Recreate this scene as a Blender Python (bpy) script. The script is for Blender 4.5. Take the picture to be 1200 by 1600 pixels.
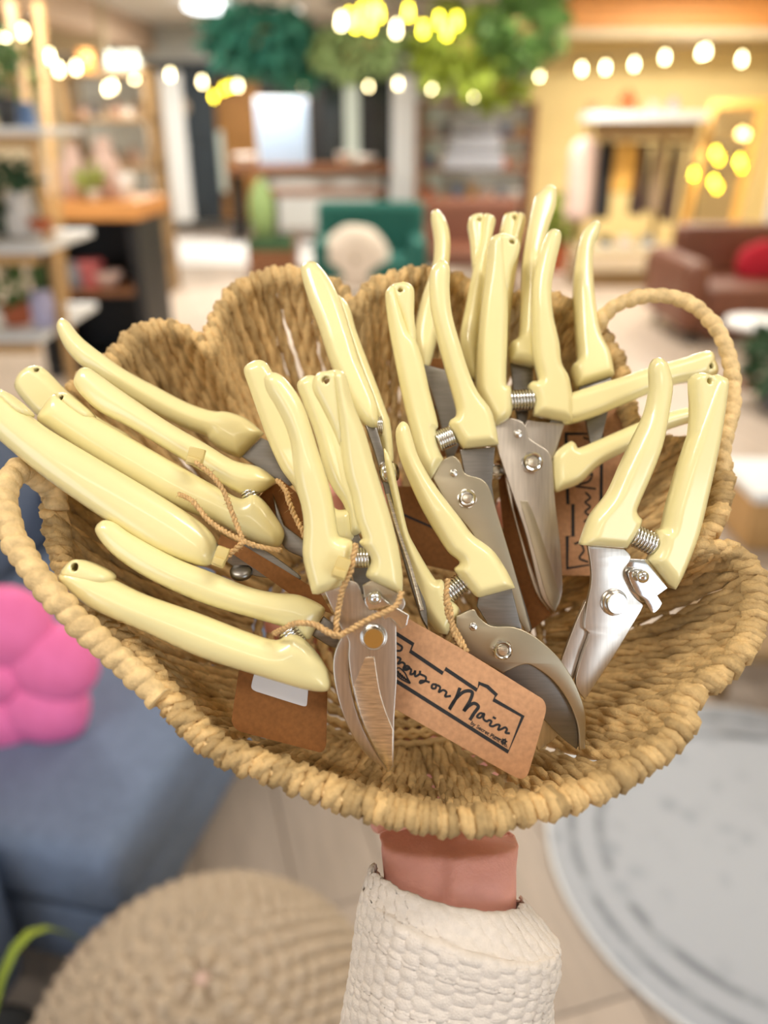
import bpy, bmesh, math, random
import numpy as np
from mathutils import Vector, Matrix, noise
from mathutils.geometry import delaunay_2d_cdt
random.seed(7)
S = bpy.context.scene
for o in list(bpy.data.objects): bpy.data.objects.remove(o)
COL = S.collection
# ------------------------------------------------------------------ camera
FPX, PITCH, CAMH = 1250.0, math.radians(25.5), 1.45
cam_d = bpy.data.cameras.new('camera'); cam = bpy.data.objects.new('camera', cam_d); COL.objects.link(cam)
cam.location = (0, 0, CAMH); cam.rotation_euler = (math.pi/2 - PITCH, 0, 0)
cam_d.sensor_fit = 'HORIZONTAL'; cam_d.sensor_width = 36.0; cam_d.lens = 36.0*FPX/1200
cam_d.clip_start = 0.02; cam_d.clip_end = 60
cam_d.dof.use_dof = True; cam_d.dof.focus_distance = 0.372; cam_d.dof.aperture_fstop = 4.7
S.camera = cam
# ------------------------------------------------------------------ world, lights, exposure
w = bpy.data.worlds.new('world'); S.world = w; w.use_nodes = True
w.node_tree.nodes['Background'].inputs[0].default_value = (0.80, 0.88, 1.0, 1)
w.node_tree.nodes['Background'].inputs[1].default_value = 1.0
def area(name, loc, size, power, color, rot=(0,0,0), sy=None):
    l = bpy.data.lights.new(name, 'AREA'); l.energy = power; l.color = color; l.size = size
    if sy: l.shape = 'RECTANGLE'; l.size_y = sy
    o = bpy.data.objects.new(name, l); COL.objects.link(o); o.location = loc; o.rotation_euler = rot
    return o
FILL_PANELS = [(-0.95,-0.10,2.78), (0.95,0.15,2.78), (-1.8,3.6,2.78), (1.8,4.2,2.78), (-2.2,7.6,2.78), (1.6,8.0,2.78), (-1.6,11.6,2.78), (-0.25,-1.75,2.78), (3.3,8.9,2.78)]  # ceiling panels added for fill, not known fixtures of the shop
FILL_W = [50, 40, 190, 190, 330, 330, 380, 12, 230]  # last two added for steel reflections and to brighten the cream wall
for (lx, ly, lz), pw in zip(FILL_PANELS, FILL_W):
    area('fill_panel_light', (lx, ly, lz-0.045), 1.15, pw, (1.0, 0.92, 0.80), sy=0.25)
area('window_light_left', (-2.6, -2.45, 1.55), 2.0, 80, (0.80, 0.90, 1.0), rot=(math.pi/2, 0, 0), sy=1.9)
area('window_light_right', (2.6, -2.45, 1.55), 2.0, 135, (0.80, 0.90, 1.0), rot=(math.pi/2, 0, 0), sy=1.9)
S.view_settings.view_transform = 'Standard'; S.view_settings.look = 'None'
S.view_settings.exposure = -1.4; S.view_settings.gamma = 1.0; S.view_settings.use_curve_mapping = False
# ------------------------------------------------------------------ camera maths (pixel + distance -> place)
CM = Matrix.Translation((0,0,CAMH)) @ Matrix.Rotation(math.pi/2-PITCH, 4, 'X')
CR = CM.to_3x3()
def ray(px, py): return Vector(((px-600)/FPX, (800-py)/FPX, -1.0))
def P(px, py, d): return CM @ (ray(px, py)*d)
def V(px, py, Y):                       # point seen at a pixel on the upright plane y = Y
    r = CR @ ray(px, py); return Vector((0,0,CAMH)) + r*(Y/r.y)
def proj(p):
    v = CM.inverted() @ Vector(p); return 600+FPX*v.x/-v.z, 800-FPX*v.y/-v.z
def G(px, py, z=0.0):                   # point seen at a pixel on the level plane z
    r = CR @ ray(px, py); return Vector((0,0,CAMH)) + r*((z-CAMH)/r.z)
# ------------------------------------------------------------------ object helpers
WM = {}
def place(o, M, parent=None):
    WM[o.name] = M.copy()
    if parent is not None:
        o.parent = parent; o.matrix_basis = WM[parent.name].inverted() @ M
    else: o.matrix_basis = M
    return o
def setp(o, label=None, cat=None, group=None, kind=None):
    if label: o['label'] = label
    if cat: o['category'] = cat
    if group: o['group'] = group
    if kind: o['kind'] = kind
    return o
def thing(name, label, cat, loc=(0,0,0), rz=0.0, group=None):
    o = bpy.data.objects.new(name, None); COL.objects.link(o); o.empty_display_size = 0.02
    place(o, Matrix.Translation(loc) @ Matrix.Rotation(rz, 4, 'Z'))
    return setp(o, label, cat, group)
def mobj(name, me, mat, parent=None, M=None, smooth=True, local=False):
    if mat and not me.materials: me.materials.append(mat)
    if smooth and len(me.polygons):
        me.polygons.foreach_set('use_smooth', [True]*len(me.polygons)); me.update()
    o = bpy.data.objects.new(name, me); COL.objects.link(o)
    M = M if M is not None else Matrix()
    if local and parent is not None: M = WM[parent.name] @ M
    return place(o, M, parent)
def py_mesh(name, vs, fs):
    me = bpy.data.meshes.new(name); me.from_pydata([tuple(v) for v in vs], [], fs); me.update(); return me
def bm_mesh(name, bm):
    me = bpy.data.meshes.new(name); bm.to_mesh(me); bm.free(); return me
def merge(name, meshes):
    bm = bmesh.new()
    for m in meshes: bm.from_mesh(m)
    for m in meshes: bpy.data.meshes.remove(m)
    return bm_mesh(name, bm)
def sharp(o, ang=35):
    bm = bmesh.new(); bm.from_mesh(o.data); t = math.radians(ang)
    for e in bm.edges:
        if len(e.link_faces) == 2 and e.calc_face_angle(0) > t: e.smooth = False
    bm.to_mesh(o.data); bm.free(); return o
# ------------------------------------------------------------------ materials
MATS = {}
def mat(name, col, rough=0.5, metal=0.0, var=0.10, scale=25.0, bump=0.0, bscale=None, stretch=None, rnd=0.0,
        emit=None, estr=0.0, coat=0.0, trans=0.0, sss=0.0, spec=None):
    if name in MATS: return MATS[name]
    m = bpy.data.materials.new(name); m.use_nodes = True; nt = m.node_tree; N = nt.nodes; L = nt.links
    b = N['Principled BSDF']
    tc = N.new('ShaderNodeTexCoord'); mp = N.new('ShaderNodeMapping'); L.new(tc.outputs['Object'], mp.inputs[0])
    if stretch: mp.inputs['Scale'].default_value = stretch
    nz = N.new('ShaderNodeTexNoise'); nz.inputs['Scale'].default_value = scale; nz.inputs['Detail'].default_value = 4
    L.new(mp.outputs[0], nz.inputs['Vector'])
    rp = N.new('ShaderNodeValToRGB'); L.new(nz.outputs['Fac'], rp.inputs[0])
    c = Vector(col)
    rp.color_ramp.elements[0].position = 0.3; rp.color_ramp.elements[1].position = 0.7
    rp.color_ramp.elements[0].color = (*(c*(1-var)), 1)
    rp.color_ramp.elements[1].color = (*[min(1, k*(1+var)) for k in c], 1)
    out = rp.outputs[0]
    if rnd:
        oi = N.new('ShaderNodeObjectInfo'); hs = N.new('ShaderNodeHueSaturation')
        mr = N.new('ShaderNodeMapRange'); L.new(oi.outputs['Random'], mr.inputs[0])
        mr.inputs['To Min'].default_value = 1-rnd; mr.inputs['To Max'].default_value = 1+rnd
        L.new(mr.outputs[0], hs.inputs['Value']); L.new(out, hs.inputs['Color']); out = hs.outputs[0]
    L.new(out, b.inputs['Base Color'])
    b.inputs['Roughness'].default_value = rough; b.inputs['Metallic'].default_value = metal
    if coat: b.inputs['Coat Weight'].default_value = coat; b.inputs['Coat Roughness'].default_value = 0.08
    if trans: b.inputs['Transmission Weight'].default_value = trans
    if sss:
        b.inputs['Subsurface Weight'].default_value = sss; b.inputs['Subsurface Radius'].default_value = (1,0.6,0.3)
        b.inputs['Subsurface Scale'].default_value = 0.004
    if spec is not None: b.inputs['Specular IOR Level'].default_value = spec
    if emit:
        b.inputs['Emission Color'].default_value = (*emit, 1); b.inputs['Emission Strength'].default_value = estr
    if bump:
        bp = N.new('ShaderNodeBump'); bp.inputs['Strength'].default_value = bump; bp.inputs['Distance'].default_value = 0.001
        n2 = N.new('ShaderNodeTexNoise'); n2.inputs['Scale'].default_value = bscale or scale*4; n2.inputs['Detail'].default_value = 3
        L.new(mp.outputs[0], n2.inputs['Vector']); L.new(n2.outputs['Fac'], bp.inputs['Height'])
        L.new(bp.outputs[0], b.inputs['Normal'])
    MATS[name] = m; return m
def lin(r, g, b):
    f = lambda c: (c/255/12.92) if c/255 <= 0.04045 else ((c/255+0.055)/1.055)**2.4
    return (f(r), f(g), f(b))
# ------------------------------------------------------------------ curve / sweep helpers
def cr_closed(pts, sub=6):
    n = len(pts); out = []
    for i in range(n):
        p0, p1, p2, p3 = pts[i-1], pts[i], pts[(i+1)%n], pts[(i+2)%n]
        for k in range(sub):
            t = k/sub
            out.append(0.5*((2*p1)+(p2-p0)*t+(2*p0-5*p1+4*p2-p3)*t*t+(3*p1-p0-3*p2+p3)*t**3))
    return out
def cr_open(pts, sub=6):
    q = [2*pts[0]-pts[1]] + list(pts) + [2*pts[-1]-pts[-2]]; out = []
    for i in range(1, len(q)-2):
        p0, p1, p2, p3 = q[i-1:i+3]
        for k in range(sub):
            t = k/sub
            out.append(0.5*((2*p1)+(p2-p0)*t+(2*p0-5*p1+4*p2-p3)*t*t+(3*p1-p0-3*p2+p3)*t**3))
    out.append(q[-2].copy()); return out
def resample(pts, n, closed=False):
    q = list(pts)+([pts[0]] if closed else [])
    d = [0.0]
    for a, b in zip(q, q[1:]): d.append(d[-1]+(b-a).length)
    tot = d[-1]; out = []; j = 0
    m = n if closed else n-1
    for i in range(n):
        t = tot*i/m
        while j < len(d)-2 and d[j+1] < t: j += 1
        f = (t-d[j])/max(1e-12, d[j+1]-d[j]); out.append(q[j].lerp(q[j+1], min(1, max(0, f))))
    return out, tot
def frames(pts, closed=False, ref=None):
    n = len(pts); T = []
    for i in range(n):
        a = pts[i-1] if (i or closed) else pts[0]; b = pts[(i+1)%n] if (i < n-1 or closed) else pts[-1]
        T.append((b-a).normalized())
    u = ref or (Vector((0,0,1)) if abs(T[0].z) < 0.9 else Vector((1,0,0)))
    U, W = [], []
    for i in range(n):
        u = (u-T[i]*u.dot(T[i])).normalized(); U.append(u.copy()); W.append(T[i].cross(u))
    return T, U, W
def tube_mesh(name, pts, rad, sides=8, closed=False, cap=True):
    T, U, W = frames(pts, closed); vs, fs = [], []; n = len(pts)
    for i, p in enumerate(pts):
        for k in range(sides):
            a = 2*math.pi*k/sides
            r = rad(i, a) if callable(rad) else rad
            vs.append(p+(U[i]*math.cos(a)+W[i]*math.sin(a))*r)
    for i in range(n if closed else n-1):
        for k in range(sides):
            a, b = i*sides+k, i*sides+(k+1)%sides; j = ((i+1)%n)*sides
            fs.append((a, b, j+(k+1)%sides, j+k))
    if cap and not closed:
        fs.append(tuple(range(sides))[::-1]); fs.append(tuple((n-1)*sides+k for k in range(sides)))
    return py_mesh(name, vs, fs)
def rope_mesh(name, pts, r, pitch, plies=2, sides=5, taper=None, wob=0.0, phase=0.0, off=0.5):
    T, U, W = frames(pts); ms = []; n = len(pts); d = 0.0; ds = [0.0]
    for a, b in zip(pts, pts[1:]): d += (b-a).length; ds.append(d)
    vs, fs = [], []
    for q in range(plies):
        base = len(vs); line = []
        for i, p in enumerate(pts):
            rr = r*(taper(i/(n-1)) if taper else 1)
            a = phase+2*math.pi*(ds[i]/pitch+q/plies)
            line.append(p+(U[i]*math.cos(a)+W[i]*math.sin(a))*rr*off)
        T2, U2, W2 = frames(line)
        for i, p in enumerate(line):
            rr = r*(taper(i/(n-1)) if taper else 1)*(1.12-off)*(1+wob*math.sin(i*1.7+q*2+phase))
            for k in range(sides):
                a = 2*math.pi*k/sides; vs.append(p+(U2[i]*math.cos(a)+W2[i]*math.sin(a))*rr)
        for i in range(n-1):
            for k in range(sides):
                a, b = base+i*sides+k, base+i*sides+(k+1)%sides; fs.append((a, b, b+sides, a+sides))
        fs.append(tuple(base+k for k in range(sides))[::-1]); fs.append(tuple(base+(n-1)*sides+k for k in range(sides)))
    return py_mesh(name, vs, fs)
def box_mesh(name, sx, sy, sz, bev=0.0, seg=2):
    bm = bmesh.new(); bmesh.ops.create_cube(bm, size=1); bmesh.ops.scale(bm, vec=(sx,sy,sz), verts=bm.verts)
    if bev: bmesh.ops.bevel(bm, geom=bm.edges[:], offset=bev, segments=seg, profile=0.5, affect='EDGES')
    return bm_mesh(name, bm)
def lathe_mesh(name, prof, sides=24):
    vs, fs = [], []; n = len(prof)
    for r, z in prof:
        for k in range(sides):
            a = 2*math.pi*k/sides; vs.append((r*math.cos(a), r*math.sin(a), z))
    for i in range(n-1):
        for k in range(sides):
            a, b = i*sides+k, i*sides+(k+1)%sides; fs.append((a, b, b+sides, a+sides))
    fs.append(tuple(range(sides))[::-1]); fs.append(tuple((n-1)*sides+k for k in range(sides)))
    return py_mesh(name, vs, fs)
# ================================================================== THE ROOM
R_ = math.radians
PLASTER = mat('beige_plaster', lin(205,190,160), rough=0.9, var=0.05, scale=3)
WHITEW = mat('white_wall', lin(230,234,234), rough=0.9, var=0.04, scale=3)
CREAMW = mat('cream_wall', lin(226,206,150), rough=0.9, var=0.05, scale=2)
CEILM = mat('ceiling_paint', lin(228,224,214), rough=0.95, var=0.04, scale=2)
WOODO = mat('orange_pine', lin(214,150,84), rough=0.55, var=0.16, scale=9, stretch=(1,8,8))
WOODB = mat('brown_wood', lin(128,84,54), rough=0.5, var=0.2, scale=9, stretch=(1,8,8))
WOODT = mat('tan_wood', lin(196,156,102), rough=0.55, var=0.15, scale=9, stretch=(8,8,1))
WOODG = mat('olive_wood', lin(140,112,74), rough=0.6, var=0.15, scale=9, stretch=(8,8,1))
NAVY = mat('navy_paint', lin(30,42,52), rough=0.5, var=0.08, scale=4)
BLACK = mat('black_paint', (0.012,0.012,0.014), rough=0.5, var=0.1)
WHITE = mat('white_paint', lin(232,236,240), rough=0.45, var=0.03)
PALE = mat('pale_mint_paint', lin(200,212,204), rough=0.6, var=0.04)
AMBER = mat('amber_wood', lin(142,98,44), rough=0.6, var=0.2, scale=6, stretch=(6,6,1))
PLANK = mat('oak_laminate', lin(182,168,156), rough=0.42, var=0.10, scale=7, stretch=(9,1,9), rnd=0.09)
JOINT = mat('floor_joint', lin(150,136,124), rough=0.7, var=0.05)
def structure(o): o['kind'] = 'structure'; return o
def sbox(name, x0, y0, z0, x1, y1, z1, m, parent=None, bev=0.0):
    o = mobj(name, box_mesh(name, x1-x0, y1-y0, z1-z0, bev), m, parent, Matrix.Translation(((x0+x1)/2, (y0+y1)/2, (z0+z1)/2)), smooth=False)
    return o
XL, XR, YB, YF, ZC = -4.7, 4.7, 14.0, -2.6, 2.85
floor = structure(sbox('floor', XL, YF, -0.05, XR, YB, -0.006, JOINT))
fa = R_(16)                                              # boards run away to the left
fd, fn = Vector((-math.sin(fa), math.cos(fa), 0)), Vector((math.cos(fa), math.sin(fa), 0))
pm = box_mesh('plank', 0.186, 1.296, 0.012, 0.0015, 1)
def seen(p):
    v = CM.inverted() @ Vector(p)
    if v.z > -0.1: return False
    x, y = 600+FPX*v.x/-v.z, 800-FPX*v.y/-v.z
    return -60 < x < 1260 and 150 < y < 1660
cand = []
for i in range(-45, 50):
    for j in range(-2, 14):
        c = fn*(i*0.19+0.05)+fd*((j+((i*0.37) % 1.0))*1.3)
        if not (XL+0.3 < c.x < XR-0.3 and -0.5 < c.y < YB-0.7): continue
        if any(seen(c+fn*a*0.09+fd*b*0.65) for a in (-1,0,1) for b in (-1,-0.5,0,0.5,1)): cand.append((c.length, c))
cand.sort(key=lambda t: t[0])
for _, c in cand[:300]:
    mobj('plank', pm, PLANK, floor, Matrix.Translation((c.x, c.y, -0.006)) @ Matrix.Rotation(fa, 4, 'Z'), smooth=False)
if cand[300:]:                                           # the farthest boards, joined
    bm = bmesh.new()
    for _, c in cand[300:]:
        t = pm.copy(); t.transform(Matrix.Translation((c.x, c.y, -0.006)) @ Matrix.Rotation(fa, 4, 'Z')); bm.from_mesh(t); bpy.data.meshes.remove(t)
    setp(mobj('far_planks', bm_mesh('far_planks', bm), PLANK, floor, smooth=False), kind='stuff')
structure(sbox('wall_back', XL, YB, 0, XR, YB+0.1, ZC, WHITEW))
structure(sbox('wall_left', XL-0.1, YF, 0, XL, YB, ZC, PLASTER))
structure(sbox('wall_right', XR, YF, 0, XR+0.1, YB, ZC, CREAMW))
structure(sbox('ceiling', XL, YF, ZC, XR, YB, ZC+0.1, CEILM))
wf = structure(sbox('wall_front', XL, YF-0.1, 0, XR, YF, 0.5, WHITEW))
sbox('window_head', XL, YF-0.1, 2.6, XR, YF, ZC, WHITEW, wf)
sbox('reflection_pier', -1.55, YF-0.1, 0.5, 1.55, YF, 2.6, mat('tan_brown_boards', lin(204,164,128), rough=0.7, var=0.15, scale=4), wf)  # unseen pier, added so the steel blades reflect brown
for x in (XL, -3.75, 3.5, XR-0.25): sbox('window_post', x, YF-0.1, 0.5, x+0.25, YF, 2.6, WHITEW, wf)
# partition wall at right and its timber bulkhead
px0 = V(832, 110, 10.9).x
structure(sbox('wall_partition', px0, 10.9, 0, XR, 11.0, ZC, CREAMW))
bulk = structure(sbox('trim_1', 1.9, 10.0, 2.36, XR, 10.12, 2.44, PLASTER))
for k in range(4):
    sbox('board', 1.95+0.02*k, 9.98-0.02*k, 2.45+0.1*k, XR-0.02, 10.1, 2.545+0.1*k, WOODO, bulk, 0.004)
structure(sbox('trim_2', -3.75, 9.2, 2.5, -3.45, 13.9, ZC, mat('pinkish_beam', lin(222,196,172), rough=0.7)))
structure(sbox('trim_3', XL, 11.2, 2.3, -3.4, 11.35, 2.84, PLASTER))
# doors, posts and window wall across the back
def vbox(name, x0, y0, x1, y1, Y, dep, m, parent=None, bev=0.0):
    a, b = V(x0, y1, Y), V(x1, y0, Y)
    if a.z < 0.03: a.z = 0.0
    return sbox(name, a.x, Y, a.z, b.x, Y+dep, b.z, m, parent, bev)
structure(vbox('trim_4', 244, 112, 280, 345, 13.2, 0.15, WHITE))
d = structure(vbox('door_1', 281, 112, 330, 345, 13.3, 0.06, NAVY))
for (a, b) in ((130,220),(235,325)): vbox('door_panel', 287, a, 324, b, 13.27, 0.03, NAVY, d, 0.008)
d = structure(vbox('door_2', 332, 118, 402, 345, 13.6, 0.06, AMBER))
vbox('door_panel', 342, 130, 392, 215, 13.57, 0.03, AMBER, d, 0.008)
structure(vbox('trim_5', 322, 205, 346, 300, 13.45, 0.1, PALE))
wn = structure(vbox('window_1', 402, 110, 612, 258, 13.7, 0.05, NAVY))
for x in (404, 484, 540, 568): vbox('mullion', x, 118, x+(20 if x in (484, 540) else 12), 258, 13.62, 0.07, (PALE if x == 540 else BLACK), wn)
for k, (x0, x1) in enumerate(((418,482),(506,538),(562,566),(582,604))): vbox('pane', x0, 124, x1, 254, 13.66, 0.02, mat('dark_glass', (0.03,0.035,0.035), rough=0.1, var=0.3, scale=3), wn)
structure(vbox('trim_6', 612, 118, 648, 345, 13.3, 0.15, WHITE))
structure(vbox('trim_7', 656, 150, 692, 310, 13.6, 0.1, PALE))
structure(vbox('trim_8', 225, 96, 620, 122, 13.4, 0.2, NAVY))
# fill panels added under the ceiling (they carry the lights set at the top)
FILL_GLOW = mat('fill_panel_diffuser', (0.9,0.9,0.9), rough=0.5, emit=(1,0.95,0.87), estr=5.0)
FILL_NAMES = ['added fill panel overhead to the left, nearest the shop front', 'added fill panel overhead to the right, nearest the shop front',
          'added fill panel over the left of the shop floor', 'added fill panel over the right of the shop floor',
          'added fill panel far back on the left', 'added fill panel far back on the right', 'added fill panel nearest the back wall', 'added fill panel just inside the shop front', 'added fill panel over the clothes rack at the right']
for (lx, ly, lz), nm in zip(FILL_PANELS, FILL_NAMES):
    t = thing('ceiling_light', nm, 'ceiling light', (lx, ly, ZC), 0, 'added fill panels')
    mobj('housing', box_mesh('housing', 1.24, 0.34, 0.05, 0.008), WHITE, t, Matrix.Translation((lx, ly, ZC-0.025)), smooth=False)
    mobj('diffuser', box_mesh('diffuser', 1.14, 0.24, 0.01, 0.002), FILL_GLOW, t, Matrix.Translation((lx, ly, ZC-0.054)), smooth=False)
cl = V(325, 2, 11.2)
t = thing('ceiling_light', 'round bright white ceiling lamp at the top edge left of the hanging greenery', 'ceiling light', (cl.x, 11.2, ZC))
mobj('housing', lathe_mesh('housing', [(0.2,0),(0.2,-0.05),(0.17,-0.06)], 24), WHITE, t, Matrix.Translation((cl.x, 11.2, ZC)))
mobj('diffuser', lathe_mesh('diffuser', [(0.27,-0.05),(0.28,-0.08),(0.2,-0.11),(0.01,-0.12)], 24), mat('lamp_diffuser_bright', (1,1,1), emit=(0.92,0.97,1), estr=14), t, Matrix.Translation((cl.x, 11.2, ZC)))

# ================================================================== FURNITURE AND GOODS (soft behind the basket)
def bar(name, a, b, r, m, parent, sides=8):
    a, b = Vector(a), Vector(b); o = WM[parent.name].translation
    return mobj(name, tube_mesh(name, [a-o, b-o], r, sides), m, parent, Matrix.Translation(o))
def tbox(name, parent, x0, y0, z0, x1, y1, z1, m, bev=0.004): return sbox(name, x0, y0, z0, x1, y1, z1, m, parent, min(bev, 0.45*min(x1-x0, y1-y0, z1-z0)))
def slab(name, parent, o, d1, d2, l1, l2, z0, z1, m, bev):
    """box with a corner at o, edges along d1 and d2"""
    c = o+d1*l1/2+d2*l2/2
    M = Matrix((d1, d2, Vector((0,0,1)))).transposed().to_4x4(); M.translation = (c.x, c.y, (z0+z1)/2)
    return mobj(name, box_mesh(name, l1, l2, z1-z0, bev, 4), m, parent, M)
def blob(name, m, parent, c, rx, ry, rz, amp=0.12, fr=2.0, sub=3, seed=0, M=None):
    bm = bmesh.new(); bmesh.ops.create_icosphere(bm, subdivisions=sub, radius=1)
    for v in bm.verts:
        k = 1+amp*noise.noise(v.co*fr+Vector((seed*3.1, seed, 0))); v.co = Vector((v.co.x*rx*k, v.co.y*ry*k, v.co.z*rz*k))
    return mobj(name, bm_mesh(name, bm), m, parent, M if M is not None else Matrix.Translation(c))
def vase(label, px, pyb, pyt, Y, wpx, m, kind='vase', zbase=None, cat=None, group=None):
    b, tp = V(px, pyb, Y), V(px, pyt, Y); h = tp.z-b.z; r = wpx/2*(b-Vector((0,0,CAMH))).length/FPX*1.0
    prof = {'vase': [(0.55,0),(0.8,0.08),(1,0.35),(0.85,0.62),(0.45,0.84),(0.5,1.0),(0.42,1.0),(0.36,0.85),(0.3,0.5)],
            'pot': [(0.7,0),(0.75,0.04),(0.95,0.85),(1.0,0.88),(1.0,1.0),(0.9,1.0),(0.86,0.8)],
            'jar': [(0.9,0),(1,0.05),(1,0.72),(0.8,0.82),(0.8,0.86),(0.86,0.87),(0.86,1.0),(0.05,1.0)],
            'bowl': [(0.4,0),(0.45,0.1),(0.85,0.5),(1,1),(0.94,1),(0.78,0.55),(0.3,0.2)],
            'candle': [(0.8,0),(0.82,0.06),(0.8,0.1),(0.8,0.94),(0.7,1.0),(0.2,0.98),(0.06,1.0)],
            'cone': [(1,0),(0.95,0.05),(0.7,0.35),(0.75,0.36),(0.42,0.68),(0.46,0.69),(0.05,1)]}[kind]
    o = mobj({'cone':'cone_ornament','pot':'plant_pot'}.get(kind, kind), lathe_mesh(kind, [(a*r, z*h) for a, z in prof], 20), m, None, Matrix.Translation(b))
    return setp(o, label, cat or {'cone':'ornament','pot':'plant pot'}.get(kind, kind), group)
def leaf_mesh(name, n, rx, ry, rz, size, seed, droop=0.3):
    rnd = random.Random(seed); vs, fs = [], []
    for _ in range(n):
        d = Vector((rnd.gauss(0,1), rnd.gauss(0,1), rnd.gauss(0,1))).normalized()*rnd.uniform(0.25, 1)**0.6
        c = Vector((d.x*rx, d.y*ry, d.z*rz)); a = Vector((d.x+rnd.gauss(0,.4), d.y+rnd.gauss(0,.4), rnd.gauss(0,.5)-droop)).normalized()*size*rnd.uniform(.6, 1.2)
        s = a.cross(Vector((rnd.gauss(0,1), rnd.gauss(0,1), rnd.gauss(0,1)))).normalized()*size*0.28; u = a.cross(s).normalized()*size*0.06
        b = len(vs); vs += [c, c+a*0.45+s, c+a, c+a*0.45-s, c+a*0.45+u]; fs += [(b,b+1,b+4),(b+1,b+2,b+4),(b+2,b+3,b+4),(b+3,b,b+4)]
    return py_mesh(name, vs, fs)
def plant(label, base, potr, poth, potm, leafm, rx, rz, n, size, seed, cat='plant', group=None, hang=False):
    t = thing('potted_plant' if not hang else 'hanging_plant', label, cat, base, 0, group); B = Matrix.Translation(base)
    mobj('pot', lathe_mesh('pot', [(potr*0.72,0),(potr,poth*0.9),(potr,poth),(potr*0.88,poth),(potr*0.8,poth*0.8)], 18), potm, t, B)
    f = mobj('foliage', leaf_mesh('foliage', n, rx, rx, rz, size, seed), leafm, t, B @ Matrix.Translation((0,0,poth+rz*0.75)), smooth=False); f['kind'] = 'stuff'
    if not hang: bar('stem', Vector(base)+Vector((0,0,poth*0.8)), Vector(base)+Vector((0,0,poth+rz*0.8)), potr*0.12, WOODB, t)
    return t
GREEN = mat('green_leaf', lin(78,112,52), rough=0.6, var=0.3, scale=8)
TEAL = mat('teal_leaf', lin(56,128,112), rough=0.6, var=0.3, scale=6)
LIME = mat('lime_leaf', lin(150,170,60), rough=0.6, var=0.3, scale=8)
DKGREEN = mat('dark_green_leaf', lin(50,84,54), rough=0.6, var=0.3, scale=8)
BLUEG = mat('blue_grey_fabric', lin(112,128,156), rough=0.95, var=0.10, scale=60, bump=0.6, bscale=700)
LEATH = mat('brown_leather', lin(112,68,50), rough=0.45, var=0.12, scale=10)
TEALF = mat('teal_velvet', lin(22,92,86), rough=0.8, var=0.12, scale=20)
PINK = mat('hot_pink_plush', lin(255,128,188), rough=0.95, var=0.08, scale=30)
REDF = mat('red_fabric', lin(170,22,44), rough=0.9, var=0.08)
BEIGE = mat('beige_yarn', lin(190,173,152), rough=0.95, var=0.12, scale=80)
CERW = mat('white_ceramic', lin(226,222,218), rough=0.35, var=0.03)
CERP = mat('blush_ceramic', lin(206,176,164), rough=0.4, var=0.06)
CERT = mat('taupe_ceramic', lin(164,148,130), rough=0.5, var=0.08)
CERB = mat('blue_ceramic', lin(96,124,168), rough=0.4, var=0.08)
TERR = mat('terracotta', lin(190,104,68), rough=0.7, var=0.1)
GREY = mat('slate_grey', lin(120,122,128), rough=0.7, var=0.1)

# --- blue-grey armchair with the pink cushion
A, B = Vector((-0.434, 0.874, 0)), Vector((-0.345, 1.25, 0)); d1 = (B-A).normalized(); d2 = Vector((-d1.y, d1.x, 0))
sofa = thing('sofa', 'blue-grey upholstered sofa at the lower left beside the round pouf', 'sofa', A+d1*0.4+d2*0.4)
slab('seat_cushion', sofa, A+d1*0.02, d1, d2, 0.98, 0.74, 0.27, 0.42, BLUEG, 0.035)
slab('base', sofa, A+d1*0.03+d2*0.02, d1, d2, 1.0, 0.78, 0.12, 0.265, BLUEG, 0.02)
slab('armrest', sofa, A+d1*1.02, d1, d2, 0.16, 0.86, 0.12, 0.58, mat('navy_fabric', lin(48,56,74), rough=0.95, var=0.1, scale=60), 0.05)
slab('armrest', sofa, A-d1*0.13+d2*0.18, d1, d2, 0.14, 0.62, 0.12, 0.47, BLUEG, 0.05)
slab('backrest', sofa, A+d2*0.78, d1, d2, 1.05, 0.16, 0.12, 0.80, BLUEG, 0.05)
for a, b in ((0.06,0.06),(0.95,0.06),(0.06,0.72),(0.95,0.72)):
    q = A+d1*a+d2*b; bar('leg', (q.x,q.y,0), (q.x,q.y,0.13), 0.018, WOODB, sofa)
pk = thing('cushion', 'hot pink scalloped flower cushion on the blue-grey sofa seat', 'cushion', G(5, 1045, 0.56))
pc = WM[pk.name].translation
for k in range(6):
    a = k*math.pi/3+0.2
    blob('petal', PINK, pk, None, 0.085, 0.05, 0.085, 0.05, 2, 3, k, Matrix.Translation(pc+Vector((0.10*math.cos(a), -0.01, 0.10*math.sin(a)))))
blob('petal_centre', PINK, pk, None, 0.07, 0.06, 0.07, 0.05, 2, 3, 9, Matrix.Translation(pc))
# --- crochet pouf: stitches are relief on the cover
pc = Vector((-0.245, 0.70, 0)); RP, HP = 0.242, 0.40
t = thing('pouf', 'round beige crochet pouf on the floor at the lower left corner', 'pouf', pc)
vs, fs = [], []; NU, NV = 300, 150
for j in range(NV+1):
    th = math.pi*(j/NV)
    for i in range(NU):
        a = 2*math.pi*i/NU; rr = math.sin(th)**0.75 if th > 0 else 0
        rows = 34; row = int(j/NV*rows); ns = max(6, int(70*max(0.08, math.sin(th))))
        u = a/(2*math.pi)*ns+0.5*(row % 2); st = abs(math.sin(math.pi*u))**0.7*abs(math.sin(math.pi*(j/NV*rows)))**0.7
        k = 1+0.12*st
        vs.append((RP*rr*k*math.cos(a), RP*rr*k*math.sin(a), HP/2-(HP/2)*math.copysign(abs(math.cos(th))**0.8, -math.cos(th))*(1+0.12*st)+0.0))
for j in range(NV):
    for i in range(NU):
        a, b = j*NU+i, j*NU+(i+1) % NU; fs.append((a, a+NU, b+NU, b))
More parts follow.
